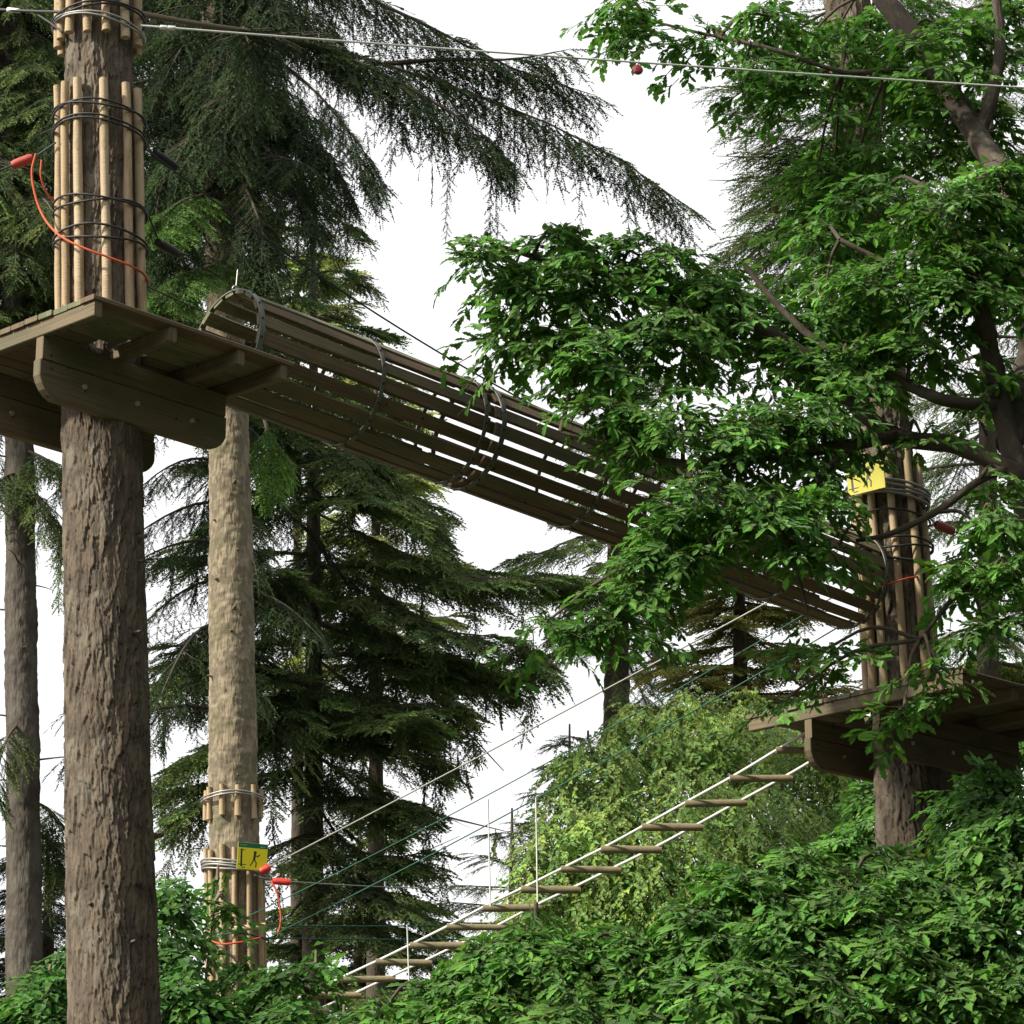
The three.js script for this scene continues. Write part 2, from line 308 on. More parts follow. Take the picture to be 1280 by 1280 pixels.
const G = {
  spruce: [1, 2, 3].map(s => needleSprig(s)),
  hang: [4, 5].map(s => needleSprig(s, { len: 0.36, side: 4, sideLen: 0.10, droop: 0.02, lift: 0.6 })),
  fir: [6, 7, 8].map(s => needleSprig(s, { len: 0.27, side: 7, sideLen: 0.165, needle: 0.036, wide: 0.013, droop: 0.03, step: 0.021, lift: 0.55 })),
  oak: [11, 12, 13, 14].map(s => leafSprig(s)),
  beech: [21, 22, 23].map(s => leafSprig(s, { n: 8, len: 0.26, L: 0.085, W: 0.052, outline: MAPLE, tip: false, hang: 0.2 })),
  birch: [31, 32, 33].map(s => leafSprig(s, { n: 10, len: 0.36, L: 0.075, W: 0.05, outline: BIRCH, tip: false, hang: 0.3, spread: 0.8 })),
};
// collects copies of sprigs: [matrix, tint]
class Sprigs {
  constructor(geos) { this.geos = geos; this.lists = geos.map(() => []); this.n = 0; }
  add(p, dir, up, s, tint, r) {
    const x = dir.clone().normalize(); let z = x.clone().cross(up); if (z.lengthSq() < 1e-4) z = x.clone().cross(V(1, 0, 0.3)); z.normalize(); const y = z.clone().cross(x);
    const m = new THREE.Matrix4().makeBasis(x, y, z).scale(V(s, s, s)).setPosition(p);
    this.lists[Math.floor(r() * this.geos.length)].push([m, tint]); this.n++;
  }
  build(name, mat, parent) {
    this.lists.forEach((l, k) => { if (!l.length) return; const im = new THREE.InstancedMesh(this.geos[k], mat, l.length); im.name = name; im.castShadow = im.receiveShadow = true; im.userData.kind = 'stuff';
      l.forEach(([m, c], i) => { im.setMatrixAt(i, m); im.setColorAt(i, c); }); parent.add(im); });
  }
}
const tint = (r, base, spread) => { const k = base * (1 - spread / 2 + spread * r()); return new THREE.Color().setRGB(k * (0.9 + 0.25 * r()), k, k * (0.85 + 0.25 * r())); };
const fresh = c => c.setRGB(c.r * 1.02, c.g * 1.02, c.b * 0.85);    // this year's shoots are yellower
// openings of open sky that the crowns leave free: a bough ends before it reaches into one
const GAPS = [
  [[575, -40], [612, 42], [735, 62], [770, 135], [872, 258], [935, 300], [925, 170], [880, 105], [800, 108], [745, 60], [712, 40], [705, -40]],
  [[470, 132], [530, 185], [600, 212], [660, 228], [720, 245], [690, 268], [590, 290], [545, 300], [585, 380], [600, 440], [560, 430], [490, 390], [420, 310], [470, 250], [490, 215]],
  [[338, 42], [400, 78], [470, 128], [490, 190], [445, 150], [380, 112], [335, 72]],
  [[600, 636], [690, 660], [650, 692], [585, 676]],
  [[560, 905], [640, 862], [750, 845], [755, 915], [690, 925], [662, 1000], [640, 1030], [545, 1078], [515, 1035], [565, 955]],
  [[190, 885], [256, 892], [256, 915], [196, 960]], [[50, 770], [80, 760], [82, 925], [52, 930]], [[186, 990], [215, 1000], [215, 1050], [196, 1090]],
];
function inPoly(x, y, P) { let c = false; for (let i = 0, j = P.length - 1; i < P.length; j = i++) { const [xi, yi] = P[i], [xj, yj] = P[j]; if ((yi > y) !== (yj > y) && x < (xj - xi) * (y - yi) / (yj - yi) + xi) c = !c; } return c; }
function inGap(p, extra) { if (extra === 'none') return false; const [x, y] = toPx(p); for (const g of GAPS) if (inPoly(x, y, g)) return true; if (extra) for (const g of extra) if (inPoly(x, y, g)) return true; return false; }

// a conifer bough along a curve: side twigs both ways carrying sprigs; wood goes into `wood`
function bough(S, wood, pts, o, r) {
  const L = pts.reduce((s, p, i) => i ? s + p.distanceTo(pts[i - 1]) : 0, 0), n = Math.max(4, Math.round(L / (o.step ?? 0.13)));
  const C = new THREE.CatmullRomCurve3(pts, false, 'centripetal'), path = C.getPoints(8);
  wood.push(tube(path, path.map((_, i) => (o.r0 ?? 0.022) * (1 - 0.85 * i / 8)), 5, false));
  const bt = (o.tone ?? 1) * (0.8 + 0.4 * r());
  for (let i = 0; i <= n; i++) {
    const t = (o.bare ?? 0.1) + (1 - (o.bare ?? 0.1)) * i / n, p = C.getPoint(Math.min(1, t)), d = C.getTangent(Math.min(1, t)), sd = d.clone().cross(UP).normalize();
    if (i === n) { if (!inGap(p, o.gaps)) S.add(p, d.clone().add(V(0, -0.2, 0)), UP, (o.size ?? 1), tint(r, bt * 1.1, 0.4), r); continue; }
    for (const s of [-1, 1]) {
      const l = Math.max(0.1, (o.side ?? 0.55) * Math.pow(1 - t * 0.9, 0.8) * Math.min(1, 0.35 + 2.2 * t)) * (0.65 + 0.6 * r());
      const dir = d.clone().multiplyScalar(0.6).addScaledVector(sd, s * 0.8).add(V(0, (o.up ?? 0) - (o.droop ?? 0.35) * r(), 0)).normalize();
      const m = Math.max(1, Math.round(l / (o.gap ?? 0.13))), end = p.clone().addScaledVector(dir, l);
      if (l > 0.3) wood.push(tube([p, end], [0.006, 0.002], 3, false));
      for (let k = 0; k <= m; k++) {
        const q = k / m, w = p.clone().addScaledVector(dir, l * q); w.y -= (o.fall ?? 0.12) * q * q * l;
        if (inGap(w, o.gaps)) break;
        const z = dir.clone().cross(UP).normalize(), e = dir.clone().addScaledVector(z, (k % 2 ? 1 : -1) * 0.5 * (k < m)).add(V(0, -(o.hang ?? 0.2) * (0.3 + r()), 0));
        S.add(w, e, V((r() - 0.5) * 0.5, 1, (r() - 0.5) * 0.5), (o.size ?? 1) * (0.75 + 0.45 * r()), k === m ? fresh(tint(r, bt * (o.tip ?? 1.35), 0.4)) : tint(r, bt, 0.5), r);
      }
    }
    if (o.tassel && r() < o.tassel) { let q = p.clone(); const c = 1 + Math.floor(r() * 3); for (let k = 0; k < c; k++) { S.add(q, V((r() - 0.5) * 0.25, -1, (r() - 0.5) * 0.25), V(r() - 0.5, 0, r() - 0.5), (o.size ?? 1) * 1.0, tint(r, bt * 1.1, 0.4), r); q = q.clone().add(V(0, -0.25, 0)); } }
  }
}
// a whole conifer: trunk line f, boughs from y0 to y1, length len(k) with k = 0 at y0 and 1 at y1
function coniferBoughs(S, wood, f, o) {
  const r = rng(o.seed); let az = r() * 6.28;
  for (let y = o.y0; y < o.y1; y += (o.every ?? 0.16) * (0.6 + 0.8 * r())) {
    az += 2.4 + (r() - 0.5) * 0.8; const k = (y - o.y0) / (o.y1 - o.y0), c = f(Math.min(y, f.y1)), L = o.len(k) * (0.7 + 0.55 * r());
    const h = V(Math.cos(az), 0, Math.sin(az)); if (o.skip && o.skip(c.p.clone().addScaledVector(h, L), h, y)) continue;
    const rise = (o.rise ?? 0.1) + (r() - 0.5) * 0.15, dr = (o.bend ?? 0.45) * (0.7 + 0.6 * r());
    const pts = [0, 0.25, 0.5, 0.75, 1].map(t => c.p.clone().addScaledVector(h, L * t).add(V(0, (rise * t - dr * t * t + (o.tipUp ?? 0.1) * t * t * t) * L, 0)));
    bough(S, wood, pts, { ...o.b, side: (o.b?.side ?? 0.3) * Math.max(0.8, L * 0.75), bare: (o.bareM ?? 0.25) / Math.max(0.5, L), r0: 0.008 + 0.01 * L, gaps: o.gaps }, r);
  }
}
const woodPart = (wood, mat, parent, name = 'branches') => { if (wood.length) mesh(name, mergeGeometries(wood), mat, parent, 'stuff'); };

// broadleaf crown: clumps [px, py, Z, rx px, ry px, sprays], each hung on the nearest limb; sprays are flat tiers of sprigs
function broadleaf(S, wood, clumps, limbs, o) {
  const r = rng(o.seed), nodes = limbs.flat();
  for (const [px, py, Z, rx, ry, nn] of clumps) {
    const c = at(px, py, Z), k = mpp(py, Z), mg = o.margin ?? 0.2, ax = Math.max(0.08, rx * k - mg), ay = Math.max(0.08, ry * k - mg * 0.6), az = (o.deep ?? 0.8) * Math.max(ax, ay);
    let hub = c.clone(); if (nodes.length) { let b = 1e9, bn = null; for (const q of nodes) { const d = q.distanceToSquared(c); if (d < b) { b = d; bn = q; } } wood.push(tube(curve([bn, bn.clone().lerp(c, 0.5).add(V(0, 0.12, 0)), c], 6), [0.018, 0.017, 0.016, 0.014, 0.012, 0.011, 0.01], 5, false)); }
    const N = Math.round((nn ?? 50) * (o.dens ?? 1));
    for (let i = 0; i < N; i++) {
      const v = V(r() * 2 - 1, r() * 2 - 1, r() * 2 - 1); const l = v.length(); if (l > 1 || l < 0.25 && r() < 0.6) { i--; continue; }
      const p = c.clone().add(V(v.x * ax, v.y * ay, v.z * az)); if (inGap(p, o.gaps)) continue;
      const out = V(v.x, 0, v.z).add(V((r() - 0.5) * 0.8, 0.05, (r() - 0.5) * 0.8)).normalize();
      const tilt = V((r() - 0.5) * 0.9 + out.x * 0.4, 1, (r() - 0.5) * 0.9 + out.z * 0.4).normalize();
      wood.push(tube([hub.clone().lerp(p, 0.35 + 0.3 * r()), p], [0.006, 0.003], 3, false));
      const tn = (0.7 + 0.8 * r() * r()), m = Math.round((o.sprigs ?? 7) * (0.6 + 0.8 * r()));
      const e1 = out.clone().sub(tilt.clone().multiplyScalar(out.dot(tilt))).normalize(), e2 = tilt.clone().cross(e1);
      const bl = (o.rad ?? 0.45) * (0.7 + 0.6 * r()), dr = (o.hang ?? 0.25) * (0.4 + 0.9 * r());
      for (let q = 0; q < m; q++) {                            // sprigs alternate along a short drooping branchlet
        const t = (q + 1) / m, s = (q % 2 ? 1 : -1) * (q === m - 1 ? 0.1 : 0.5 + 0.5 * r()), d = e1.clone().addScaledVector(e2, s).addScaledVector(tilt, (r() - 0.5) * 0.3);
        const w = p.clone().addScaledVector(e1, bl * (t - 0.5)).addScaledVector(UP, -dr * t * t * bl); if (inGap(w, o.gaps)) continue;
        S.add(w, d.add(V(0, -dr * t, 0)), tilt, (o.size ?? 1) * (0.62 + 0.7 * r()), tint(r, tn, 0.45), r);
      }
    }
  }
}
const limbPts = (list, Z) => list.map(([x, y, z]) => at(x, y, z ?? Z));
function limb(parent, list, Z, rpx, mat, disp) {            // a limb through pixel points, radius px at both ends
  const p = limbPts(list, Z), q = curve(p, p.length * 6), k = mpp(list[0][1], list[0][2] ?? Z), n = q.length - 1;
  mesh('limb', tube(q, q.map((_, i) => k * (rpx[0] + (rpx[1] - rpx[0]) * i / n)), 9, true, disp ?? ((a, l, r) => r * 0.35 * fbm(Math.cos(a) * 2, l * 5, Math.sin(a) * 2 + list[0][0], 3))), mat, parent);
  return p;
}
// ---------------------------------------------------------------- the wood around and behind the eye, which shades the course from that side
{
  const t = new THREE.Group(); t.name = 'surrounding_forest'; t.userData = { kind: 'stuff', label: 'dense woodland standing all round the clearing outside the view', category: 'forest' }; scene.add(t);
  const r = rng(900), w = [], q = []; for (let i = 0; i < 5; i++) leafTris(q, V(0, 0, 0), V(Math.cos(i * 1.26), 0.2 * Math.sin(i * 3), Math.sin(i * 1.26)), V(0.4 * Math.sin(i * 5), 1, 0.4 * Math.cos(i * 7)), 0.5, 0.3, MAPLE, 0.2, 0.2, r);
  const S = new Sprigs([triGeo(q)]), spots = [[-5, 9], [0.5, 5], [5, 2], [5.5, -4], [6.3, -9.5], [7, -14.5], [8.2, -20], [10, -26], [-10, 13], [3, 11], [11, -1], [12, -12], [14, -32], [-15, -38], [-21, -46], [17, -44], [10, 7], [-3, 15]];
  for (const [x, z] of spots) { const H = 14 + 5 * r(), lo = 2.0 + r(); w.push(tube([V(x, -0.3, z), V(x, H, z)], [0.28, 0.05], 8, false));
    for (let i = 0; i < 1100; i++) { const k = r(), y = lo + (H - lo) * k, R = 3.4 * Math.sqrt(1 - 0.7 * k) * Math.sqrt(r()), a = r() * 6.283, P = V(x + Math.cos(a) * R, y, z + Math.sin(a) * R), [sx, sy, sd] = toPx(P); if (sd > -2 && sx > -140 && sx < 1420 && sy > -160) continue; S.add(P, V(Math.cos(a), -0.2, Math.sin(a)), V(r() - 0.5, 1, r() - 0.5), 0.8 + 0.8 * r(), tint(r, 1, 0.5), r); } }
  S.build('foliage', std({ color: new THREE.Color().setRGB(0.04, 0.075, 0.025), roughness: 0.9, side: THREE.DoubleSide }), t); mesh('trunks', mergeGeometries(w), M.dark, t, 'stuff');
}
// ---------------------------------------------------------------- the trees that carry the course: trunks
const Z1 = 18, Z2 = 28.5, Z3 = 32, ZR = 23.4;
const f1 = trunkLine([[143, 1275, 114], [133, 900, 105], [128, 560, 97], [124, 130, 84], [123, -20, 82]], Z1, 24, 0.06);
const f2 = trunkLine([[296, 1270, 66], [292, 1000, 62], [287, 560, 50], [279, 300, 44]], Z2, 24, 0.04);
const f3 = trunkLine([[31, 1260, 46], [28, 900, 41], [24, 560, 36], [16, 300, 30]], Z3, 26, 0.04);
const fR = trunkLine([[1141, 1200, 88], [1137, 1000, 84], [1117, 700, 76], [1080, 300, 62], [1058, -20, 54]], ZR, 22, 0.05);
const hy = (py, Z) => at(640, py, Z).y;
const tree1 = thing('fir_tree', 'thick fir trunk with deep flaky brown bark carrying the platform at the tunnel mouth', 'tree', f1(0).p.clone().setY(0));
const tree2 = thing('fir_tree', 'slim pale tan fir trunk bearing the yellow pictogram sign and red sleeves', 'tree', f2(0).p.clone().setY(0));
const tree3 = thing('fir_tree', 'bare grey-brown fir trunk with dead twig stubs beside the thick flaky trunk', 'tree', f3(0).p.clone().setY(0));
const treeR = thing('fir_tree', 'dark furrowed fir trunk under the platform where the rung bridge ends', 'tree', fR(0).p.clone().setY(0));
const local = (t, g) => g.translate(-t.position.x, -t.position.y, -t.position.z);
mesh('trunk', local(tree1, trunkGeo(f1, hy(1300, Z1), hy(-30, Z1), 0.0095, 0.15, 300, bark.furrow(52, 3, 0.68))), M.furrow, tree1);
{ const r = rng(77), kn = []; for (let y = hy(1300, Z2); y < hy(250, Z2); y += 0.28) for (let i = 0; i < 2; i++) if (r() < 0.75) kn.push([r() * 6.28, y + r() * 0.3 + 0.3, 0.022 + 0.028 * r()]);
  mesh('trunk', local(tree2, trunkGeo(f2, hy(1300, Z2), hy(250, Z2), 0.016, 0.2, 120, bark.plain(5, kn, 1.5))), M.pale, tree2); }
{ const r = rng(78), kn = []; for (let y = hy(1300, Z3); y < hy(250, Z3); y += 0.25) kn.push([r() * 6.28, y + r() * 0.3, 0.02 + 0.02 * r()]);
  mesh('trunk', local(tree3, trunkGeo(f3, hy(1300, Z3), hy(250, Z3), 0.03, 0.25, 64, bark.plain(9, kn, 1.6))), M.grey, tree3); }
mesh('trunk', local(treeR, trunkGeo(fR, hy(1300, ZR), hy(-30, ZR), 0.014, 0.2, 190, bark.furrow(40, 11, 1.2))), M.furrow, treeR);
{ // broken twig stubs left on the two slim trunks
  const r = rng(79); for (const [t, f, Z, m, n] of [[tree2, f2, Z2, M.pale, 26], [tree1, f1, Z1, M.furrow, 9]]) for (let i = 0; i < n; i++) { const y = hy(1260 - 700 * (i + r()) / n, Z), c = f(y), a = r() * 3.4 - 1.7, d = V(Math.sin(a), 0.15 + 0.3 * r(), Math.cos(a)).normalize(), R = 0.007 + 0.010 * r(), L = 0.02 + 0.06 * r() * r(); const s = c.p.clone().addScaledVector(d, c.r * 0.93), e = c.p.clone().addScaledVector(d, c.r + L).add(V(0, -0.01, 0)); mesh('twig_stub', local(t, tube([s, s.clone().lerp(e, 0.5), e], [R * 1.9, R * 1.2, R], 7)), m, t); }
}

// ---------------------------------------------------------------- platforms
// origin: deck corner towards the eye, top of the boards. local +x runs along the boards, local -z along the joists
function platform(label, corner, dirR, lenR, lenL, trunkF, o) {
  const t = thing('timber_platform', label, 'platform', corner, 'tree platforms'); t.rotation.y = Math.atan2(-dirR.z, dirR.x); t.updateMatrixWorld(true);
  const c = t.worldToLocal(trunkF(corner.y).p.clone()), rt = trunkF(corner.y).r + 0.012, r = rng(o.seed);
  const bw = o.bw, th = 0.036, place = (m, x, y, z, ry = 0) => { m.position.set(x, y, z); m.rotation.y = ry; return m; };
  for (let i = 0, z = bw / 2; z < lenL; i++, z += bw + 0.007) {
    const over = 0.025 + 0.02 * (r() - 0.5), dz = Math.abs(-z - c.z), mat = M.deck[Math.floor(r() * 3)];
    const cut = dz < rt + bw / 2 ? Math.sqrt(Math.max(0.01, rt * rt - Math.max(0, dz - bw / 2) ** 2)) : 0;
    for (const [a, b] of cut ? [[-over, c.x - cut], [c.x + cut, lenR + over * 0.6]] : [[-over, lenR + over * 0.6]]) if (b - a > 0.05) place(mesh('deck_board', board(b - a, th, bw, o.seed + i), mat, t), a, -th, -z);
  }
  const jh = 0.105, jw = 0.06;
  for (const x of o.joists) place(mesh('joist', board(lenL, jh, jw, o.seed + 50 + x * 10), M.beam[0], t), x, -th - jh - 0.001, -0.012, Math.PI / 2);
  for (const [z, x0, x1] of o.beams) {
    const w = 0.075, uh = 0.16, lh = 0.24, y0 = -th - jh - 0.003;
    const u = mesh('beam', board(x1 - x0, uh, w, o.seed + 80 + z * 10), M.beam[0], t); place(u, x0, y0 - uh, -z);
    const s = new THREE.Shape(), L = x1 - x0 + 0.02, e = 0.16; s.moveTo(0, 0); s.lineTo(L, 0); s.lineTo(L, -lh * 0.55); s.quadraticCurveTo(L - 0.01, -lh * 0.75, L - e * 0.45, -lh * 0.93); s.lineTo(L - e * 0.8, -lh); s.lineTo(e * 0.8, -lh); s.quadraticCurveTo(e * 0.2, -lh * 0.85, 0, -lh * 0.42); s.closePath();
    const g = new THREE.ExtrudeGeometry(s, { depth: w - 0.012, bevelEnabled: true, bevelThickness: 0.006, bevelSize: 0.006, bevelSegments: 1, curveSegments: 4 }); g.translate(0, 0, -(w - 0.012) / 2);
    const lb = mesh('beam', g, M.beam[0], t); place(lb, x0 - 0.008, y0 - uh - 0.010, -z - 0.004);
    for (const k of [0.22, 0.5, 0.8]) { const b = new THREE.CylinderGeometry(0.018, 0.02, 0.016, 6); b.rotateX(Math.PI / 2); place(mesh('bolt', b, M.steel, t), x0 + L * k, y0 - uh - lh * 0.45, -z + w / 2 + 0.004); }
  }
  return t;
}
const cornerL = at(122, 368, 16.9), farL = onLevel(365, 452, cornerL.y), dirL = farL.clone().sub(cornerL);
const cornerR = at(1205, 836, 22.0), leftR = onLevel(938, 894, cornerR.y), dirRL = leftR.clone().sub(cornerR);
const lenLR = dirRL.length(); dirRL.normalize();
const dirR = V(-dirRL.z, 0, dirRL.x);                        // square to the joists, away to the other side
if (dirR.z > 0) dirR.negate();
const platL = platform('timber platform round the thick flaky trunk, at the open tunnel mouth', cornerL, dirL.clone().normalize(), dirL.length(), 2.1, f1, { seed: 5, bw: 0.138, joists: [0.02, 0.66, 1.26, dirL.length() - 0.06].map(x => x), beams: [[0.58, 0.0, 1.60], [1.36, 0.0, 1.62]] });
const platR = platform('dark timber platform with rung bridge below, half hidden by oak leaves', cornerR, dirR, 2.1, lenLR, fR, { seed: 9, bw: 0.14, joists: [0.02, 0.7, 1.4, 2.03], beams: [[lenLR * 0.40, 0.0, 1.9], [lenLR * 0.72, 0.0, 1.9]] });
// ---------------------------------------------------------------- poles lashed round the trunks
function poleGuard(label, f, Rm, pr, poles, bands, seed) {
  const base = f(poles[0][1]).p.clone(); base.y = Math.min(...poles.map(p => p[1]));
  const t = thing('pole_guard', label, 'pole guard', base, 'poles lashed round the trunks'), r = rng(seed);
  poles.forEach(([deg, y0, y1]) => {
    const a = deg * Math.PI / 180, n = 7, pts = [], rr = [], R = pr * (0.88 + 0.24 * r()), lx = (r() - 0.5) * 0.03;
    for (let i = 0; i <= n; i++) { const y = y0 + (y1 - y0) * i / n, c = f(y), q = Math.max(Rm, c.r + R * 0.8) + 0.008 * noise.noise(deg, y * 1.5, 1); pts.push(V(c.p.x + Math.sin(a) * q + lx * (i / n - 0.5) + 0.012 * noise.noise(y * 1.3, deg, 5), y, c.p.z + Math.cos(a) * q).sub(base)); rr.push(R * (1.04 - 0.1 * i / n) * (1 + 0.12 * noise.noise(deg, y * 4, 2))); }
    mesh('pole', toCreasedNormals(tube(pts, rr, 10), 0.9), M.pole[Math.floor(r() * 3)], t);
  });
  for (const [y, strands, wr, m, tilt] of bands) for (let s = 0; s < strands; s++) {
    const pts = [], ph = r() * 6; for (let i = 0; i <= 40; i++) { const a = i / 40 * 2 * Math.PI, c = f(y), q = Math.max(Rm, c.r + pr) + pr + wr + 0.004 * s; pts.push(V(c.p.x + Math.sin(a) * q, y + s * wr * 2.6 + (tilt ?? 0.03) * Math.sin(a + (tilt ? 0 : ph)) + 0.008 * Math.sin(3 * a + ph), c.p.z + Math.cos(a) * q).sub(base)); }
    mesh('wire_band', tube(pts, wr, 6, false), m, t);
  }
  return t;
}
const zf = 0.3;
{ const Y = py => at(125, py, Z1 - zf).y, yb = cornerL.y + 0.002, A = [-80, -49, -23, 15, 50, 80, 112, 150, 190, 230, 262], r = rng(4);
  poleGuard('tan peeled poles on the thick flaky trunk standing on the platform deck', f1, 0.285, 0.030, A.map(a => [a, yb, Y(92) + 0.06 * (r() - 0.5)]), [[Y(130), 2, 0.008, M.blackCable], [Y(152), 2, 0.008, M.blackCable], [Y(247), 2, 0.008, M.blackCable], [Y(291), 2, 0.009, M.blackCable]], 21);
  poleGuard('row of short pole ends hung high on the thick flaky trunk above the cable', f1, 0.285, 0.032, [-82, -60, -36, -10, 18, 47, 80, 115, 150, 190, 225, 255].map(a => [a, Y(38) + 0.05 * (r() - 0.5), Y(-90)]), [[Y(8), 2, 0.009, M.blackCable, 0.04], [Y(20), 2, 0.008, M.strand, -0.04]], 22); }
{ const Y = py => at(293, py, Z2 - zf).y, A = [-80, -52, -22, 4, 34, 68, 110, 150, 190, 230, 260], r = rng(6);
  poleGuard('pale poles around the slim tan trunk below the yellow sign', f2, 0.285, 0.032, A.map(a => [a, Y(1290), Y(1056) + 0.07 * (r() - 0.5)]), [[Y(1086), 4, 0.011, M.strand, -0.03], [Y(1172), 2, 0.007, M.ropeGreen]], 23);
  poleGuard('ring of short pole pieces wired to the slim tan trunk above the yellow sign', f2, 0.27, 0.032, [-82, -58, -20, 14, 52, 82, 120, 160, 200, 240].map(a => [a, Y(1019) + 0.04 * (r() - 0.5), Y(980) + 0.04 * (r() - 0.5)]), [[Y(996), 2, 0.010, M.strand]], 24); }
{ const Y = py => at(1117, py, ZR - zf).y, yb = cornerR.y + 0.002, A = [-82, -62, -38, -3, 33, 68, 105, 140, 180, 220, 255], r = rng(8);
  poleGuard('brown poles on the dark trunk above the leaf-screened platform', fR, 0.30, 0.036, A.map(a => [a, yb, Y(560) + 0.08 * (r() - 0.5)]), [[Y(618), 4, 0.014, M.strand, -0.04], [Y(642), 1, 0.010, M.blackCable], [Y(680), 2, 0.010, M.blackCable], [Y(702), 2, 0.011, M.blackCable]], 25); }

// ---------------------------------------------------------------- slatted barrel tunnel
{
  const A = at(279, 430, 18.85), B = at(1068, 729, 23.3), X = B.clone().sub(A), L = X.length(); X.normalize();
  const t = thing('barrel_tunnel', 'slatted barrel tunnel of wooden planks in steel hoops between the two platforms', 'tunnel', A);
  const Zx = X.clone().cross(UP).normalize(), Yx = Zx.clone().cross(X); t.quaternion.setFromRotationMatrix(new THREE.Matrix4().makeBasis(X, Yx, Zx)); t.updateMatrixWorld(true);
  const cd = t.worldToLocal(camera.position.clone()), phi = Math.atan2(cd.z, cd.y) / (2 * Math.PI / 18); const R = 0.388, N = 18, gap = 0.06, mod = (L - 2 * gap) / 3, r = rng(61);
  for (let m = 0; m < 3; m++) {
    const x0 = m * (mod + gap);
    for (let k = 0; k < N; k++) {
      const a = (k + phi + 0.1 * (r() - 0.5)) / N * 2 * Math.PI, ca = Math.cos(a), e0 = m ? 0.03 * (0.6 + 0.8 * r()) : 0.012 * r(), e1 = 0.03 * r(), pw = 0.101 + 0.008 * (r() - 0.5);
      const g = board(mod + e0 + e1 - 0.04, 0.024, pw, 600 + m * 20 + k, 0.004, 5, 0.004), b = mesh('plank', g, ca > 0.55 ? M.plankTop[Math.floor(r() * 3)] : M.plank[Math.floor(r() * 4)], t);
      b.rotation.x = a; b.position.set(x0 - e0 + 0.02, ca * (R - 0.004 * r()), Math.sin(a) * (R - 0.004 * r()));
      b.rotation.y = (r() - 0.5) * 0.006;
    }
    for (const [x, wide] of [[m ? 0.06 : 0.035, 0.044], [mod * 0.52, 0.034], [mod - 0.06, 0.034]]) {
      const q = R + 0.0275, g = new THREE.LatheGeometry([[q, -wide / 2], [q + 0.009, -wide / 2], [q + 0.009, wide / 2], [q, wide / 2], [q, -wide / 2]].map(p => new THREE.Vector2(...p)), 64); g.rotateZ(-Math.PI / 2);
      const h = mesh('hoop', toCreasedNormals(g, 0.5), M.hoop ??= std({ color: new THREE.Color().setRGB(0.15, 0.155, 0.135), roughness: 0.55, metalness: 0.6, bumpMap: bump1, bumpScale: 0.003 }), t); h.position.x = x0 + x;
      for (let k = 0; k < N; k++) { const a = (k + phi) / N * 2 * Math.PI, s = new THREE.CylinderGeometry(0.009, 0.009, 0.010, 6); const bo = mesh('bolt', s, M.blackCable, h); bo.position.set(0, Math.cos(a) * (q + 0.011), Math.sin(a) * (q + 0.011)); bo.rotation.x = a; }
    }
    for (const x of [0.06, mod - 0.06]) { const s = mesh('hanger', wire([V(x0 + x, R + 0.03, 0), V(x0 + x, R + 0.22, 0)], 0.006), M.steel, t);
      const sh = new THREE.TorusGeometry(0.028, 0.008, 6, 14); const k = mesh('shackle', sh, M.steel, s); k.position.set(x0 + x, R + 0.06, 0); }
  }
}

// ---------------------------------------------------------------- cables and ropes
const lineTo = (a, b, drop, r, n = 30) => tube(sag(a, b, drop, n), r, 6);
const surf = (f, px, py, Z, deg, R) => { const y = at(px, py, Z).y, c = f(y).p; return V(c.x + Math.sin(deg * Math.PI / 180) * R, y, c.z + Math.cos(deg * Math.PI / 180) * R); };
{ // the high safety cable with its ferrules
  const a = at(176, 32, Z1 - 0.2), b = at(1420, 118, 20.4), pts = sag(a, b, 0.02, 40);
  const t = thing('steel_cable', 'long high steel cable running over the tunnel past the drooping fir bough', 'cable', a);
  mesh('strand', tube(pts.map(p => p.clone().sub(a)), 0.0085, 6), M.ropeWhite, t);
  for (const px of [200, 210]) { const p = at(px, 34 + (px - 200) * 0.07, Z1 - 0.2).sub(a), q = at(px + 9, 34.8 + (px - 200) * 0.07, Z1 - 0.19).sub(a); mesh('ferrule', tube([p, q], 0.017, 10), M.ferrule ??= std({ color: new THREE.Color().setRGB(0.75, 0.76, 0.78), roughness: 0.35, metalness: 0.5 }), t); }
  const c = at(797, 87, 19.2), g = new THREE.IcosahedronGeometry(0.04, 2), P = g.attributes.position; for (let i = 0; i < P.count; i++) { const v = V(P.getX(i), P.getY(i), P.getZ(i)); v.multiplyScalar(1 + 0.25 * noise.noise(v.x * 30, v.y * 30, v.z * 30)); P.setXYZ(i, v.x, v.y * 1.05, v.z * 0.5); } g.computeVertexNormals();
  const m = thing('cable_marker', 'small round red marker hanging from the high steel cable', 'marker', c); mesh('disc', g, M.redDull2 ??= std({ color: new THREE.Color().setRGB(0.20, 0.012, 0.02), roughness: 0.6 }), m); mesh('clip', wire([V(0, 0.03, 0), V(0.012, 0.085, 0)], 0.006), M.steel, m);
  solo('black_cable', wire([at(-60, 8, Z1 + 0.6), at(0, 12, Z1 + 0.2), at(40, 14, Z1), at(80, 15, Z1 - 0.25)], 0.011), M.blackCable, 'black cable with silver clamp ending at the high pole ring', 'cable');
  solo('black_cable', wire([at(45, 17, Z1), at(62, 28, Z1 - 0.1), at(78, 40, Z1 - 0.2)], 0.008), M.blackCable, 'short black tail hanging off the high pole ring', 'cable');
  solo('cable_clamp', tube(curve([at(10, 12, Z1 + 0.15), at(24, 13.5, Z1 + 0.1)], 4), 0.018, 8), M.ferrule, 'silver clamp on the black cable beside the high pole ring', 'clamp');
}
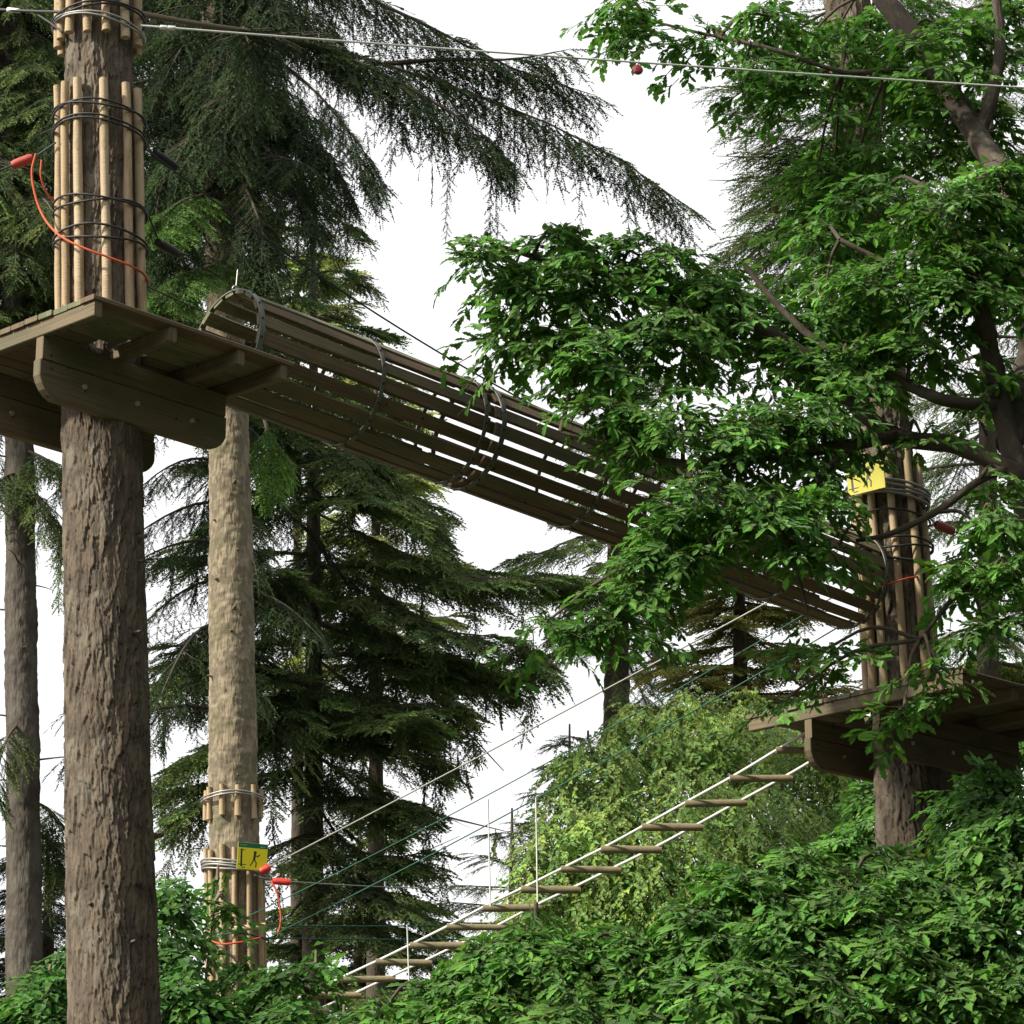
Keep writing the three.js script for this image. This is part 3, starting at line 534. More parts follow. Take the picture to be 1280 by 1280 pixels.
const foam = (name, label, a, b, r, m, group) => { const d = b.clone().sub(a), n = 6, P = [], R = []; for (let i = 0; i <= n; i++) { P.push(a.clone().addScaledVector(d, i / n)); R.push(r * (i === 0 || i === n ? 0.82 : 1)); } return solo(name, toCreasedNormals(tube(P, R, 14), 0.7), m, label, 'cable sleeve', group); };
{ // left tree
  foam('cable_sleeve', 'red foam sleeve on the cable beside the thick flaky trunk poles', at(15, 207, Z1 - 0.05), at(41, 197, Z1 - 0.05), 0.034, M.redSl ??= std({ color: new THREE.Color().setRGB(0.36, 0.045, 0.03), roughness: 0.6 }));
  solo('steel_cable', wire([at(-60, 236, Z1 - 0.05), at(15, 207, Z1 - 0.05), at(41, 197, Z1 - 0.05), at(70, 178, Z1 - 0.1)], 0.007), M.blackCable, 'thin dark cable passing through the red sleeve by the thick flaky trunk', 'cable');
  const rp = [at(45, 192, Z1 - 0.1), at(40, 212, Z1 - 0.1), at(42, 235, Z1 - 0.1), at(50, 262, Z1 - 0.12), at(62, 282, Z1 - 0.2), at(80, 298, Z1 - 0.33), at(105, 310, Z1 - 0.38), at(140, 323, Z1 - 0.37), at(165, 333, Z1 - 0.31), at(180, 343, Z1 - 0.16), at(185, 354, Z1 + 0.05)];
  solo('orange_rope', wire(rp, 0.0085, 60), M.ropeOrange, 'orange rope slung round the front of the tan poles on the thick trunk', 'rope');
  solo('orange_rope', wire([at(52, 200, Z1 - 0.05), at(51, 220, Z1 - 0.05), at(58, 240, Z1), at(69, 254, Z1 + 0.05)], 0.007, 20), M.ropeOrange, 'short inner loop of orange rope under the red sleeve', 'rope');
  // lines from the left tree to the tunnel
  solo('black_cable', wire([at(180, 255, Z1), at(198, 300, Z1 + 0.2)], 0.006), M.blackCable, 'short dark cable from the pole ring to the black sleeve', 'cable');
  foam('cable_sleeve', 'black foam sleeve on the lower cable above the tunnel mouth', at(197, 303, Z1 + 0.2), at(222, 317, Z1 + 0.5), 0.034, M.blackFoam);
  solo('black_cable', wire([at(222, 317, Z1 + 0.5), at(276, 347, 18.85)], 0.007), M.blackCable, 'lower dark cable tied to the tunnel mouth hoop', 'cable');
  foam('cable_sleeve', 'black foam sleeve on the upper cable beside the thick trunk poles', at(193, 192, Z1 + 0.1), at(219, 209, Z1 + 0.35), 0.036, M.blackFoam);
  solo('black_cable', tube(sag(at(182, 186, Z1), at(1090, 668, ZR - 0.2), 0.42, 40), 0.0075, 6), M.blackCable, 'upper dark cable stretched above the tunnel between the trunks', 'cable');
  solo('black_cable', wire([at(184, 358, Z1), at(250, 388, 18.9)], 0.007), M.blackCable, 'dark cable from the deck level to the tunnel mouth side', 'cable');
}
{ // rung bridge
  const Zb = px => 1 / (1 / 23.9 + (1 / 27.9 - 1 / 23.9) * (973 - px) / (973 - 427));
  const Lp = [[1003, 920], [973, 938], [915, 973], [859, 1004], [805, 1034], [754, 1062], [704, 1087], [654, 1112], [606, 1135], [561, 1159], [515, 1182], [472, 1203], [427, 1224], [385, 1244], [345, 1262], [322, 1272]];
  const t = thing('rung_bridge', 'sloping bridge of round wooden rungs on two white ropes up to the platform', 'rope bridge', at(322, 1272, Zb(322))), o = t.position, r = rng(91);
  const len = 0.525, l = Lp.map(([x, y]) => at(x, y, Zb(x)).sub(o)), rt = l.map(p => p.clone().add(V(len, 0, 0)));
  mesh('side_rope', tube(curve(l.map(p => p.clone().add(V(0.035, 0.034, 0))), 80), 0.0135, 7), M.ropeWhite, t);
  mesh('side_rope', tube(curve(rt.map(p => p.clone().add(V(-0.035, 0.03, 0))), 80), 0.0135, 7), M.ropeWhite, t);
  l.forEach((p, i) => { if (!i || i === l.length - 1) return; const q = rt[i], tl = (r() - 0.5) * 0.012, a = p.clone().add(V(-0.02, tl, 0)), b = q.clone().add(V(0.01, -tl, 0)), R = 0.034 + 0.006 * (r() - 0.5);
    const P = [0, 0.2, 0.4, 0.6, 0.8, 1].map(k => a.clone().lerp(b, k)); mesh('rung', toCreasedNormals(tube(P, P.map(() => R * (0.96 + 0.08 * r())), 10), 0.9), M.rung[0], t); });
  // uprights to the hand lines
  const s = [[610, 999, 613, 1133, 25.5], [670, 997, 672, 1134, 25.4], [509, 1156, 512, 1250, 26.5]];
  for (const [x0, y0, x1, y1, Z] of s) mesh('upright', wire([at(x0, y0, Z).sub(o), at(x1, y1, Z).sub(o)], 0.007), M.ropeWhite, t);
  // hand and safety lines
  solo('steel_cable', lineTo(at(331, 1086, Z2 - 0.2), at(1075, 690, ZR - 0.2), 0.02, 0.0085), M.strand, 'straight grey safety cable above the rung bridge', 'cable');
  solo('green_rope', lineTo(at(300, 1150, Z2 - 0.3), at(1060, 735, ZR - 0.2), 0.10, 0.006), M.ropeGreen, 'upper green hand rope above the rung bridge', 'rope');
  solo('green_rope', lineTo(at(345, 1167, Z2 - 0.3), at(1085, 762, ZR - 0.35), 0.07, 0.007), M.ropeGreen, 'lower green hand rope above the rung bridge', 'rope');
  solo('green_rope', lineTo(at(300, 1157, Z2 - 0.25), at(620, 1156, 30), 0.01, 0.008), M.ropeGreen, 'level green rope from the slim tan trunk, upper of two', 'rope');
  solo('green_rope', lineTo(at(300, 1172, Z2 - 0.25), at(620, 1174, 30), 0.01, 0.008), M.ropeGreen, 'level green rope from the slim tan trunk, lower of two', 'rope');
  solo('steel_cable', lineTo(at(363, 1102, Z2 - 0.3), at(700, 1112, 31), 0.03, 0.006), M.strand, 'level thin grey cable from the long red sleeve', 'cable');
  solo('steel_cable', lineTo(at(330, 1020, Z2), at(160, 1110, Z2 + 2), 0.0, 0.006), M.strand, 'thin grey guy cable behind the slim tan trunk', 'cable');
}
{ // sleeves, ropes and peg on the second tree
  foam('cable_sleeve', 'short bright red sleeve at the sign corner on the slim tan trunk', at(325.5, 1089.5, Z2 - 0.42), at(337.5, 1084, Z2 - 0.42), 0.040, M.red);
  foam('cable_sleeve', 'long bright red sleeve below the sign on the slim tan trunk', at(341, 1101, Z2 - 0.42), at(363.5, 1103, Z2 - 0.42), 0.036, M.red);
  solo('black_cable', wire([at(318, 1094, Z2 - 0.38), at(330, 1098, Z2 - 0.42), at(342, 1101, Z2 - 0.42)], 0.011), M.blackCable, 'dark cable loop leading into the long red sleeve', 'cable');
  solo('orange_rope', wire([at(339, 1101, Z2 - 0.43), at(346, 1115, Z2 - 0.45), at(350, 1135, Z2 - 0.45), at(351, 1152, Z2 - 0.45), at(348, 1166, Z2 - 0.45)], 0.011, 30), M.ropeOrange, 'orange rope hanging from the red sleeves on the slim tan trunk', 'rope');
  solo('orange_rope', wire([at(262, 1176, Z2 - 0.25), at(280, 1180, Z2 - 0.4), at(305, 1177, Z2 - 0.38), at(326, 1172, Z2 - 0.25)], 0.010, 30), M.ropeOrange, 'orange rope tied round the poles of the slim tan trunk', 'rope');
  const P = [0, 0.25, 0.5, 0.75, 1].map(k => at(289 + 43 * k, 1162 - 5 * k, Z2 - 0.42)); solo('wooden_peg', toCreasedNormals(tube(P, P.map((_, i) => 0.03 + 0.004 * (i % 2)), 10), 0.9), M.pole[1], 'round wooden peg lying across the poles of the slim tan trunk', 'peg');
  solo('black_cable', wire([at(205, 1195, Z2 - 3), at(255, 1225, Z2 - 3.2), at(285, 1290, Z2 - 3.4)], 0.012), M.twig, 'bare dark stem arching before the slim tan trunk', 'stem').name = 'bare_stem';
}
{ // right tree
  foam('cable_sleeve', 'dull red sleeve on the cable beyond the brown poles of the dark trunk', at(1170, 655, ZR), at(1191, 664, ZR + 0.1), 0.042, M.redDull);
  solo('black_cable', wire([at(1150, 628, ZR - 0.2), at(1170, 655, ZR), at(1191, 664, ZR + 0.1), at(1300, 690, ZR + 1.2)], 0.008), M.blackCable, 'dark cable through the dull red sleeve by the dark trunk', 'cable');
  solo('orange_rope', wire([at(1066, 752, ZR - 0.2), at(1082, 743, ZR - 0.36), at(1105, 732, ZR - 0.42), at(1130, 724, ZR - 0.4), at(1150, 720, ZR - 0.25)], 0.009, 30), M.ropeOrange, 'orange rope tied round the brown poles of the dark trunk', 'rope');
}
// ---------------------------------------------------------------- pictogram signs
function signTex(kind) {
  const c = document.createElement('canvas'); c.width = 256; c.height = 256; const x = c.getContext('2d');
  x.fillStyle = '#b9b21f'; x.fillRect(0, 0, 256, 256); x.fillStyle = '#14523a'; x.fillRect(0, 0, 256, 46);
  x.fillStyle = '#4f8f6d'; x.fillRect(14, 18, 62, 8); x.beginPath(); x.moveTo(192, 36); x.lineTo(204, 12); x.lineTo(216, 36); x.fill(); x.beginPath(); x.moveTo(216, 36); x.lineTo(226, 18); x.lineTo(236, 36); x.fill();
  x.strokeStyle = x.fillStyle = '#20230f'; x.lineCap = 'round';
  x.lineWidth = 15; x.beginPath(); x.moveTo(30, 66); x.lineTo(34, 226); x.stroke(); x.lineWidth = 8; x.beginPath(); x.moveTo(8, 212); x.lineTo(72, 212); x.moveTo(40, 70); x.lineTo(56, 72); x.moveTo(40, 240); x.lineTo(66, 238); x.stroke();
  x.beginPath(); x.arc(150, 88, 14, 0, 7); x.fill(); x.lineWidth = 20; x.beginPath(); x.moveTo(148, 108); x.lineTo(144, 154); x.stroke();
  x.lineWidth = 10; x.beginPath(); x.moveTo(150, 112); x.lineTo(172, 128); x.lineTo(190, 106); x.moveTo(146, 156); x.lineTo(164, 190); x.lineTo(160, 226); x.moveTo(142, 156); x.lineTo(128, 190); x.lineTo(112, 216); x.stroke();
  const t = new THREE.CanvasTexture(c); t.colorSpace = THREE.SRGBColorSpace; t.anisotropy = 8; return t;
}
const signFace = signTex();
function sign(label, c, w, h, yaw, roll, post) {
  const t = thing('pictogram_sign', label, 'sign', c, 'yellow pictogram signs'); t.rotation.set(0, yaw, roll);
  mesh('panel', new THREE.BoxGeometry(w, h, 0.012), M.signEdge ??= std({ color: new THREE.Color().setRGB(0.45, 0.43, 0.12), roughness: 0.6 }), t).position.y = h / 2;
  const f = mesh('printed_face', new THREE.PlaneGeometry(w - 0.004, h - 0.004), M.signFace ??= std({ map: signFace, roughness: 0.4 }), t); f.position.set(0, h / 2, 0.0065);
}
sign('yellow sign with black climbing figure under a green header, on the slim tan trunk', at(314.5, 1087.5, Z2 - 0.44), 0.31, 0.272, 0.35, -0.03);
sign('pale yellow sign half hidden by oak leaves at the dark trunk', at(1084, 615, ZR - 0.42), 0.36, 0.32, -0.62, 0.05);
// ---------------------------------------------------------------- conifer foliage
const NM = { dark: needleMat(0.036, 0.066, 0.028), mid: needleMat(0.080, 0.128, 0.046), light: needleMat(0.17, 0.215, 0.075), gold: needleMat(0.17, 0.185, 0.055), fresh: needleMat(0.085, 0.17, 0.04) };
const rel = (t, S) => { for (const l of S.lists) for (const e of l) { const q = new THREE.Matrix4().makeTranslation(-t.position.x, -t.position.y, -t.position.z); e[0].premultiply(q); } return S; };
const finish = (t, S, wood, mat, twig, name = 'crown') => { rel(t, S).build(name, mat, t); if (wood.length) { const g = mergeGeometries(wood); local(t, g); mesh('branches', g, twig, t, 'stuff'); } };
const B = (list, Z) => list.map(([x, y, z]) => at(x, y, (z ?? 0) + Z));

{ // tree 1: the long drooping bough over the sky, and its crown above the frame
  const S = new Sprigs([...G.spruce, ...G.hang]), w = [], r = rng(301), o = { side: 0.46, droop: 0.75, hang: 0.6, fall: 0.4, tassel: 0.35, size: 0.9, gap: 0.11, step: 0.07, r0: 0.022, tone: 0.9 };
  const wp = []; bough(S, wp, B([[172, 16], [260, 32, 0.4], [345, 44, 0.7], [480, 80, 0.9], [620, 128, 1], [750, 185, 1], [862, 260, 1]], Z1), { ...o, bare: 0.24 }, r);
  bough(S, w, B([[300, -70, 0.9], [420, -20, 0.9], [530, 30, 1], [640, 85, 1.1], [740, 118, 1.1]], Z1), { ...o, bare: 0.1, side: 0.36, tassel: 0.2 }, r);
  bough(S, w, B([[345, 44, 0.7], [430, 70, 0.7], [520, 115, 0.7], [600, 165, 0.7], [640, 205, 0.7]], Z1), { ...o, bare: 0.15, side: 0.34 }, r);
  bough(S, w, B([[480, 80, 0.9], [560, 74, 1], [640, 74, 1], [710, 62, 1]], Z1), { ...o, bare: 0.1, side: 0.26, tassel: 0.1 }, r);
  // long hanging tassels
  for (const [x, y0, y1] of [[432, 60, 140], [560, 190, 285], [683, 175, 240], [505, 150, 190], [470, 110, 170], [640, 180, 215]]) { const Z = Z1 + 0.9; for (let y = y0; y < y1; y += 22) S.add(at(x + (r() - 0.5) * 6, y, Z), V((r() - 0.5) * 0.3, -1, (r() - 0.5) * 0.4), V(r() - 0.5, 0, r() - 0.5), 0.8 * (1 - 0.4 * (y - y0) / (y1 - y0)), tint(r, 1.6, 0.4), r); }
  coniferBoughs(S, w, f1, { seed: 12, y0: hy(-60, Z1) + 1.5, y1: 23.5, every: 0.8, len: k => 2.9 * (1 - 0.85 * k), b: { side: 0.32, droop: 0.5, hang: 0.5, gap: 0.16, step: 0.16 }, bareM: 0.4, skip: (p) => p.x > 1.2 - 5 && toPx(p)[1] > -40 });
  { const g = mergeGeometries(wp); local(tree1, g); mesh('limb', g, M.twigPale, tree1, 'stuff'); }
  finish(tree1, S, w, NM.dark, M.twig);
}
{ // tree 2: dark crown above the tunnel mouth
  const TG = [[[332, 262], [395, 282], [470, 240], [520, 300], [480, 420], [400, 400], [345, 340]]];
  const S = new Sprigs([...G.spruce, ...G.hang]), w = [], r = rng(311), o = { side: 0.6, droop: 0.7, hang: 0.6, fall: 0.4, tassel: 0.4, size: 1.1, gap: 0.14, step: 0.11, r0: 0.025 };
  for (const l of [[[285, 40], [340, 70, -0.6], [400, 120, -1.0], [455, 190, -1.2], [478, 235, -1.2]], [[283, 90], [340, 120, -0.5], [400, 180, -0.8], [440, 250, -1]], [[283, 140], [330, 180, -0.8], [370, 240, -1.2], [395, 280, -1.3]], [[285, 120], [240, 160, -0.8], [205, 220, -1.2], [190, 300, -1.4]], [[282, 200], [310, 240, -1.2], [330, 300, -1.6], [335, 345, -1.6]], [[284, -20], [350, 0, -0.6], [420, 40, -0.9], [440, 90, -1]], [[284, 20], [235, 50, -0.8], [200, 110, -1.2]], [[284, 60], [285, 110, -1.6], [280, 190, -2]], [[284, 10], [310, 50, -1.6], [320, 130, -2.1]], [[283, 220], [250, 250, -0.9], [222, 310, -1.2], [212, 345, -1.3]], [[286, -60], [330, -30, -1.2], [360, 30, -1.6]]]) bough(S, w, B(l, Z2), { ...o, bare: 0.08, gaps: TG }, r);
  coniferBoughs(S, w, f2, { seed: 14, y0: hy(230, Z2), y1: 23.5, every: 0.13, len: k => 1.9 * (1 - 0.75 * k), b: o, bend: 0.7, bareM: 0.2, gaps: TG });
  finish(tree2, S, w, NM.dark, M.twig);
  // fresher low sprays
  const S2 = new Sprigs(G.fir), w2 = []; for (const l of [[[300, 300], [270, 330, -1.4], [225, 345, -2], [215, 360, -2.2]], [[290, 240, -0.5], [230, 250, -1.6], [205, 270, -2], [195, 285, -2.1]], [[330, 520, 0.5], [338, 560, 0.4], [340, 610, 0.4]]]) bough(S2, w2, B(l, Z2), { ...o, side: 0.35, bare: 0.2, hang: 0.5, tassel: 0 }, r);
  finish(tree2, S2, w2, NM.fresh, M.twig, 'young_sprays');
}
{ // tree 3 and its twigs
  const S = new Sprigs([...G.spruce, ...G.fir]), w = [], o = { side: 0.5, droop: 0.6, hang: 0.5, fall: 0.3, tassel: 0.3, size: 1.15, gap: 0.15, step: 0.12, r0: 0.022 }, r = rng(321);
  coniferBoughs(S, w, f3, { seed: 16, y0: hy(400, Z3), y1: 25.5, every: 0.10, len: k => 2.3 * (1 - 0.7 * k), b: o, bend: 0.6, bareM: 0.2 });
  for (const l of [[[26, 560], [60, 575, -0.4], [95, 600, -0.6]], [[24, 600], [55, 630, -0.6], [80, 690, -0.8]], [[24, 590], [0, 600, -0.5], [-30, 630, -0.8]], [[26, 1000], [60, 1010, 0.5], [85, 1040, 0.8]], [[26, 900], [6, 930, -0.6], [-10, 1000, -0.8]], [[28, 1020], [58, 1050, 0.4], [75, 1090, 0.5]]]) bough(S, w, B(l, Z3), { ...o, side: 0.3, bare: 0.25 }, r);
  for (let i = 0; i < 26; i++) { const y = hy(1250 - 27 * i, Z3), c = f3(y).p, a = r() * 6.28, L = 0.25 + 0.7 * r(); w.push(tube(curve([c, c.clone().add(V(Math.cos(a) * L * 0.5, 0.04, Math.sin(a) * L * 0.5)), c.clone().add(V(Math.cos(a) * L, -0.05 * r(), Math.sin(a) * L))], 4), [0.014, 0.012, 0.009, 0.006, 0.003], 5, false)); }
  finish(tree3, S, w, NM.mid, M.twig);
}
{ // right tree: needles beside the upper trunk
  const S = new Sprigs([...G.spruce]), w = [], o = { side: 0.45, droop: 0.35, hang: 0.2, fall: 0.1, size: 0.95, gap: 0.13, step: 0.11, r0: 0.018 }, r = rng(331);
  for (const [y, x1, y1] of [[120, 890, 110], [150, 880, 140], [185, 895, 195], [215, 885, 225], [250, 905, 265], [280, 915, 300], [170, 940, 170], [235, 950, 240], [300, 960, 320], [320, 940, 350], [210, 985, 190], [270, 990, 280]]) bough(S, w, B([[1075, y], [(1075 + x1) / 2, (y + y1) / 2 + 6, -0.3], [x1, y1, -0.4]], ZR), { ...o, bare: 0.1, gaps: [] }, r);
  coniferBoughs(S, w, fR, { seed: 18, y0: hy(340, ZR), y1: 21.5, every: 0.22, len: k => 1.5 * (1 - 0.6 * k), b: o, bareM: 0.2, skip: (p, h) => h.z > 0.2 });
  finish(treeR, S, w, NM.mid, M.twig);
}
function conifer(name, label, px, pyBase, Z, dia, topPy, o, mat, twig, lean = 0) {
  const top = hy(topPy, Z), f = trunkLine([[px + lean, pyBase, dia], [px, topPy + (pyBase - topPy) * 0.4, dia * 0.6]], Z, top, 0.015), t = thing(name, label, 'tree', f(0).p.clone().setY(0), o.group);
  mesh('trunk', local(t, trunkGeo(f, 0, top, 0.09, 0.2, 20, (a, y, r) => r * 0.3 * fbm(Math.cos(a) * 2, y * 5, Math.sin(a) * 2 + px, 3))), M.dark, t);
  const S = new Sprigs(o.geos ?? G.fir), w = [], r = rng(o.seed + 1);
  if (o.len) coniferBoughs(S, w, f, { ...o, y0: hy(o.lowPy, Z), y1: top - 0.1 });
  for (const l of o.boughs ?? []) bough(S, w, B(l, Z), { ...o.b, side: o.bs ?? 0.55, bare: 0.12, r0: 0.022, gaps: o.gaps }, r);
  finish(t, S, w, mat, twig); return t;
}
const fb = { side: 0.34, droop: 0.35, hang: 0.14, fall: 0.12, size: 1.55, gap: 0.18, step: 0.16, tip: 1.7 };
// the big fir behind the slim trunk
conifer('spruce_tree', 'broad dark green fir with yellowish tips behind the slim tan trunk', 392, 1090, 35, 26, 235, { seed: 31, group: 'firs standing behind the course', geos: [...G.fir, ...G.spruce], lowPy: 1000, len: k => (k < 0.3 ? 2.4 + 2.2 * k : 3.1) * (1 - 0.95 * Math.max(0, k - 0.25) / 0.75) + 0.25, every: 0.25, b: { ...fb, tassel: 0.25 }, bend: 0.55, tipUp: 0.25, bareM: 0.5, bs: 0.7,
  boughs: [[[392, 700], [470, 740, -1], [560, 790, -1.5], [640, 800, -1.6], [690, 840, -1.6]], [[392, 640], [480, 680, -1], [580, 720, -1.4], [700, 725, -1.2], [770, 730, -1]], [[392, 820], [480, 880, -0.8], [560, 880, -1], [612, 905, -1]], [[392, 880], [460, 930, -0.6], [520, 935, -0.8], [560, 960, -0.8]], [[392, 960], [430, 1000, -0.6], [500, 1000, -0.8], [540, 1010, -0.8]], [[392, 1000], [440, 1060, -0.6], [510, 1070, -0.8], [575, 1045, -0.8]], [[392, 1040], [440, 1100, -0.8], [500, 1130, -1], [560, 1160, -1]], [[392, 900], [330, 920, -0.6], [270, 930, -0.8], [215, 960, -0.8]], [[392, 950], [320, 980, -0.6], [250, 1000, -0.8], [205, 1030, -0.8]], [[392, 860], [350, 880, -1.2], [340, 960, -1.6]], [[392, 1040], [350, 1060, -1], [300, 1120, -1.2]], [[392, 600], [460, 600, -1.2], [530, 640, -1.6], [560, 700, -1.7]], [[392, 560], [440, 570, -1.4], [480, 610, -1.8]], [[392, 740], [500, 800, -0.6], [590, 830, -0.7], [640, 850, -0.7]], [[392, 1090], [450, 1150, -0.8], [500, 1180, -1]]] }, NM.mid, M.twig);
conifer('spruce_tree', 'pale-tipped young fir with its top behind the tunnel mouth', 372, 1050, 40, 16, 285, { seed: 33, group: 'firs standing behind the course', lowPy: 560, len: k => 2.0 * (1 - 0.92 * k) + 0.15, every: 0.12, b: { ...fb, size: 1.5 }, bend: 0.35, tipUp: 0.3, rise: 0.05 }, NM.light, M.twig);
conifer('spruce_tree', 'shaded drooping spruce filling the gap between the two trunks', 282, 1120, 33, 24, -250, { seed: 35, group: 'firs standing behind the course', geos: [...G.spruce, ...G.hang], lowPy: 890, len: k => 2.0 * (1 - 0.5 * k), every: 0.2, b: { ...fb, hang: 0.6, droop: 0.7, tassel: 0.4, size: 1.1 }, bend: 0.7, bareM: 0.15 }, NM.dark, M.twig);
conifer('spruce_tree', 'fir with pale-tipped boughs close under the middle of the tunnel', 470, 1150, 38, 22, 440, { seed: 37, group: 'firs standing behind the course', lowPy: 900, len: k => 1.9 * (1 - 0.9 * k) + 0.2, every: 0.2, b: { ...fb, size: 1.5 }, bend: 0.5, tipUp: 0.3 }, NM.light, M.twig);
conifer('spruce_tree', 'dark fir whose bare trunk stands against white sky beside the oak', 771, 900, 40, 34, 430, { seed: 39, group: 'firs standing behind the course', geos: [...G.spruce, ...G.fir], lowPy: 800, len: k => 1.6 * (1 - 0.6 * k), every: 0.15, b: { ...fb, size: 1.2 }, bend: 0.4,
  boughs: [[[771, 680], [730, 670, -0.5], [680, 690, -0.8], [640, 700, -0.8]], [[771, 700], [800, 740, -0.5], [820, 800, -0.6]], [[771, 720], [720, 760, -0.5], [690, 800, -0.6]], [[771, 800], [800, 860, -0.3], [815, 900, -0.4]]] }, NM.mid, M.twig);
conifer('spruce_tree', 'olive-gold fir showing between the oak and the rung bridge', 925, 960, 37, 24, 640, { seed: 41, group: 'firs standing behind the course', geos: G.fir, lowPy: 930, len: k => 1.5 * (1 - 0.75 * k) + 0.2, every: 0.10, b: { ...fb, size: 1.45, hang: 0.15, droop: 0.3 }, bend: 0.4, tipUp: 0.3, bareM: 0.15 }, NM.gold, M.twig);
conifer('spruce_tree', 'thin spruce top standing left of the birch against white sky', 712, 1120, 44, 9, 905, { seed: 43, group: 'firs standing behind the course', geos: G.spruce, lowPy: 1080, len: k => 1.1 * (1 - 0.95 * k) + 0.1, every: 0.16, b: { ...fb, size: 1.0 }, bend: 0.1, rise: 0.15, gaps: 'none' }, NM.dark, M.twig);
conifer('spruce_tree', 'small dark spruce behind the rung bridge uprights', 640, 1200, 42, 12, 1010, { seed: 45, group: 'firs standing behind the course', geos: G.spruce, lowPy: 1190, len: k => 1.5 * (1 - 0.9 * k) + 0.15, every: 0.14, b: { ...fb, size: 1.1 }, bend: 0.15, rise: 0.15, gaps: 'none' }, NM.dark, M.twig);
conifer('spruce_tree', 'low dense dark fir behind the foot of the rung bridge', 450, 1400, 40, 26, 1020, { seed: 47, group: 'firs standing behind the course', lowPy: 1330, len: k => 2.4 * (1 - 0.85 * k) + 0.2, every: 0.10, b: { ...fb, size: 1.45 }, bend: 0.4, tipUp: 0.2 }, NM.mid, M.twig);
conifer('spruce_tree', 'low dark fir at the foot of the bare grey-brown trunk', 60, 1420, 42, 26, 1040, { seed: 49, group: 'firs standing behind the course', geos: G.spruce, lowPy: 1340, len: k => 2.2 * (1 - 0.6 * k), every: 0.09, b: { ...fb, size: 1.45 }, bend: 0.4 }, NM.dark, M.twig);
conifer('spruce_tree', 'dark fir crown behind the platform edge and the bare grey-brown trunk', 132, 700, 40, 30, -300, { seed: 51, group: 'firs standing behind the course', geos: [...G.spruce, ...G.fir], lowPy: 420, len: k => 2.6 * (1 - 0.4 * k), every: 0.13, b: { ...fb, size: 1.25, hang: 0.5 }, bend: 0.55 }, NM.mid, M.twig);
conifer('spruce_tree', 'dark fir seen through the oak boughs behind the dark trunk', 1235, 1000, 34, 30, -200, { seed: 53, group: 'firs standing behind the course', geos: G.spruce, lowPy: 840, len: k => 1.9 * (1 - 0.3 * k), every: 0.18, b: { ...fb, size: 1.15, hang: 0.4 }, bend: 0.45 }, NM.mid, M.twig);

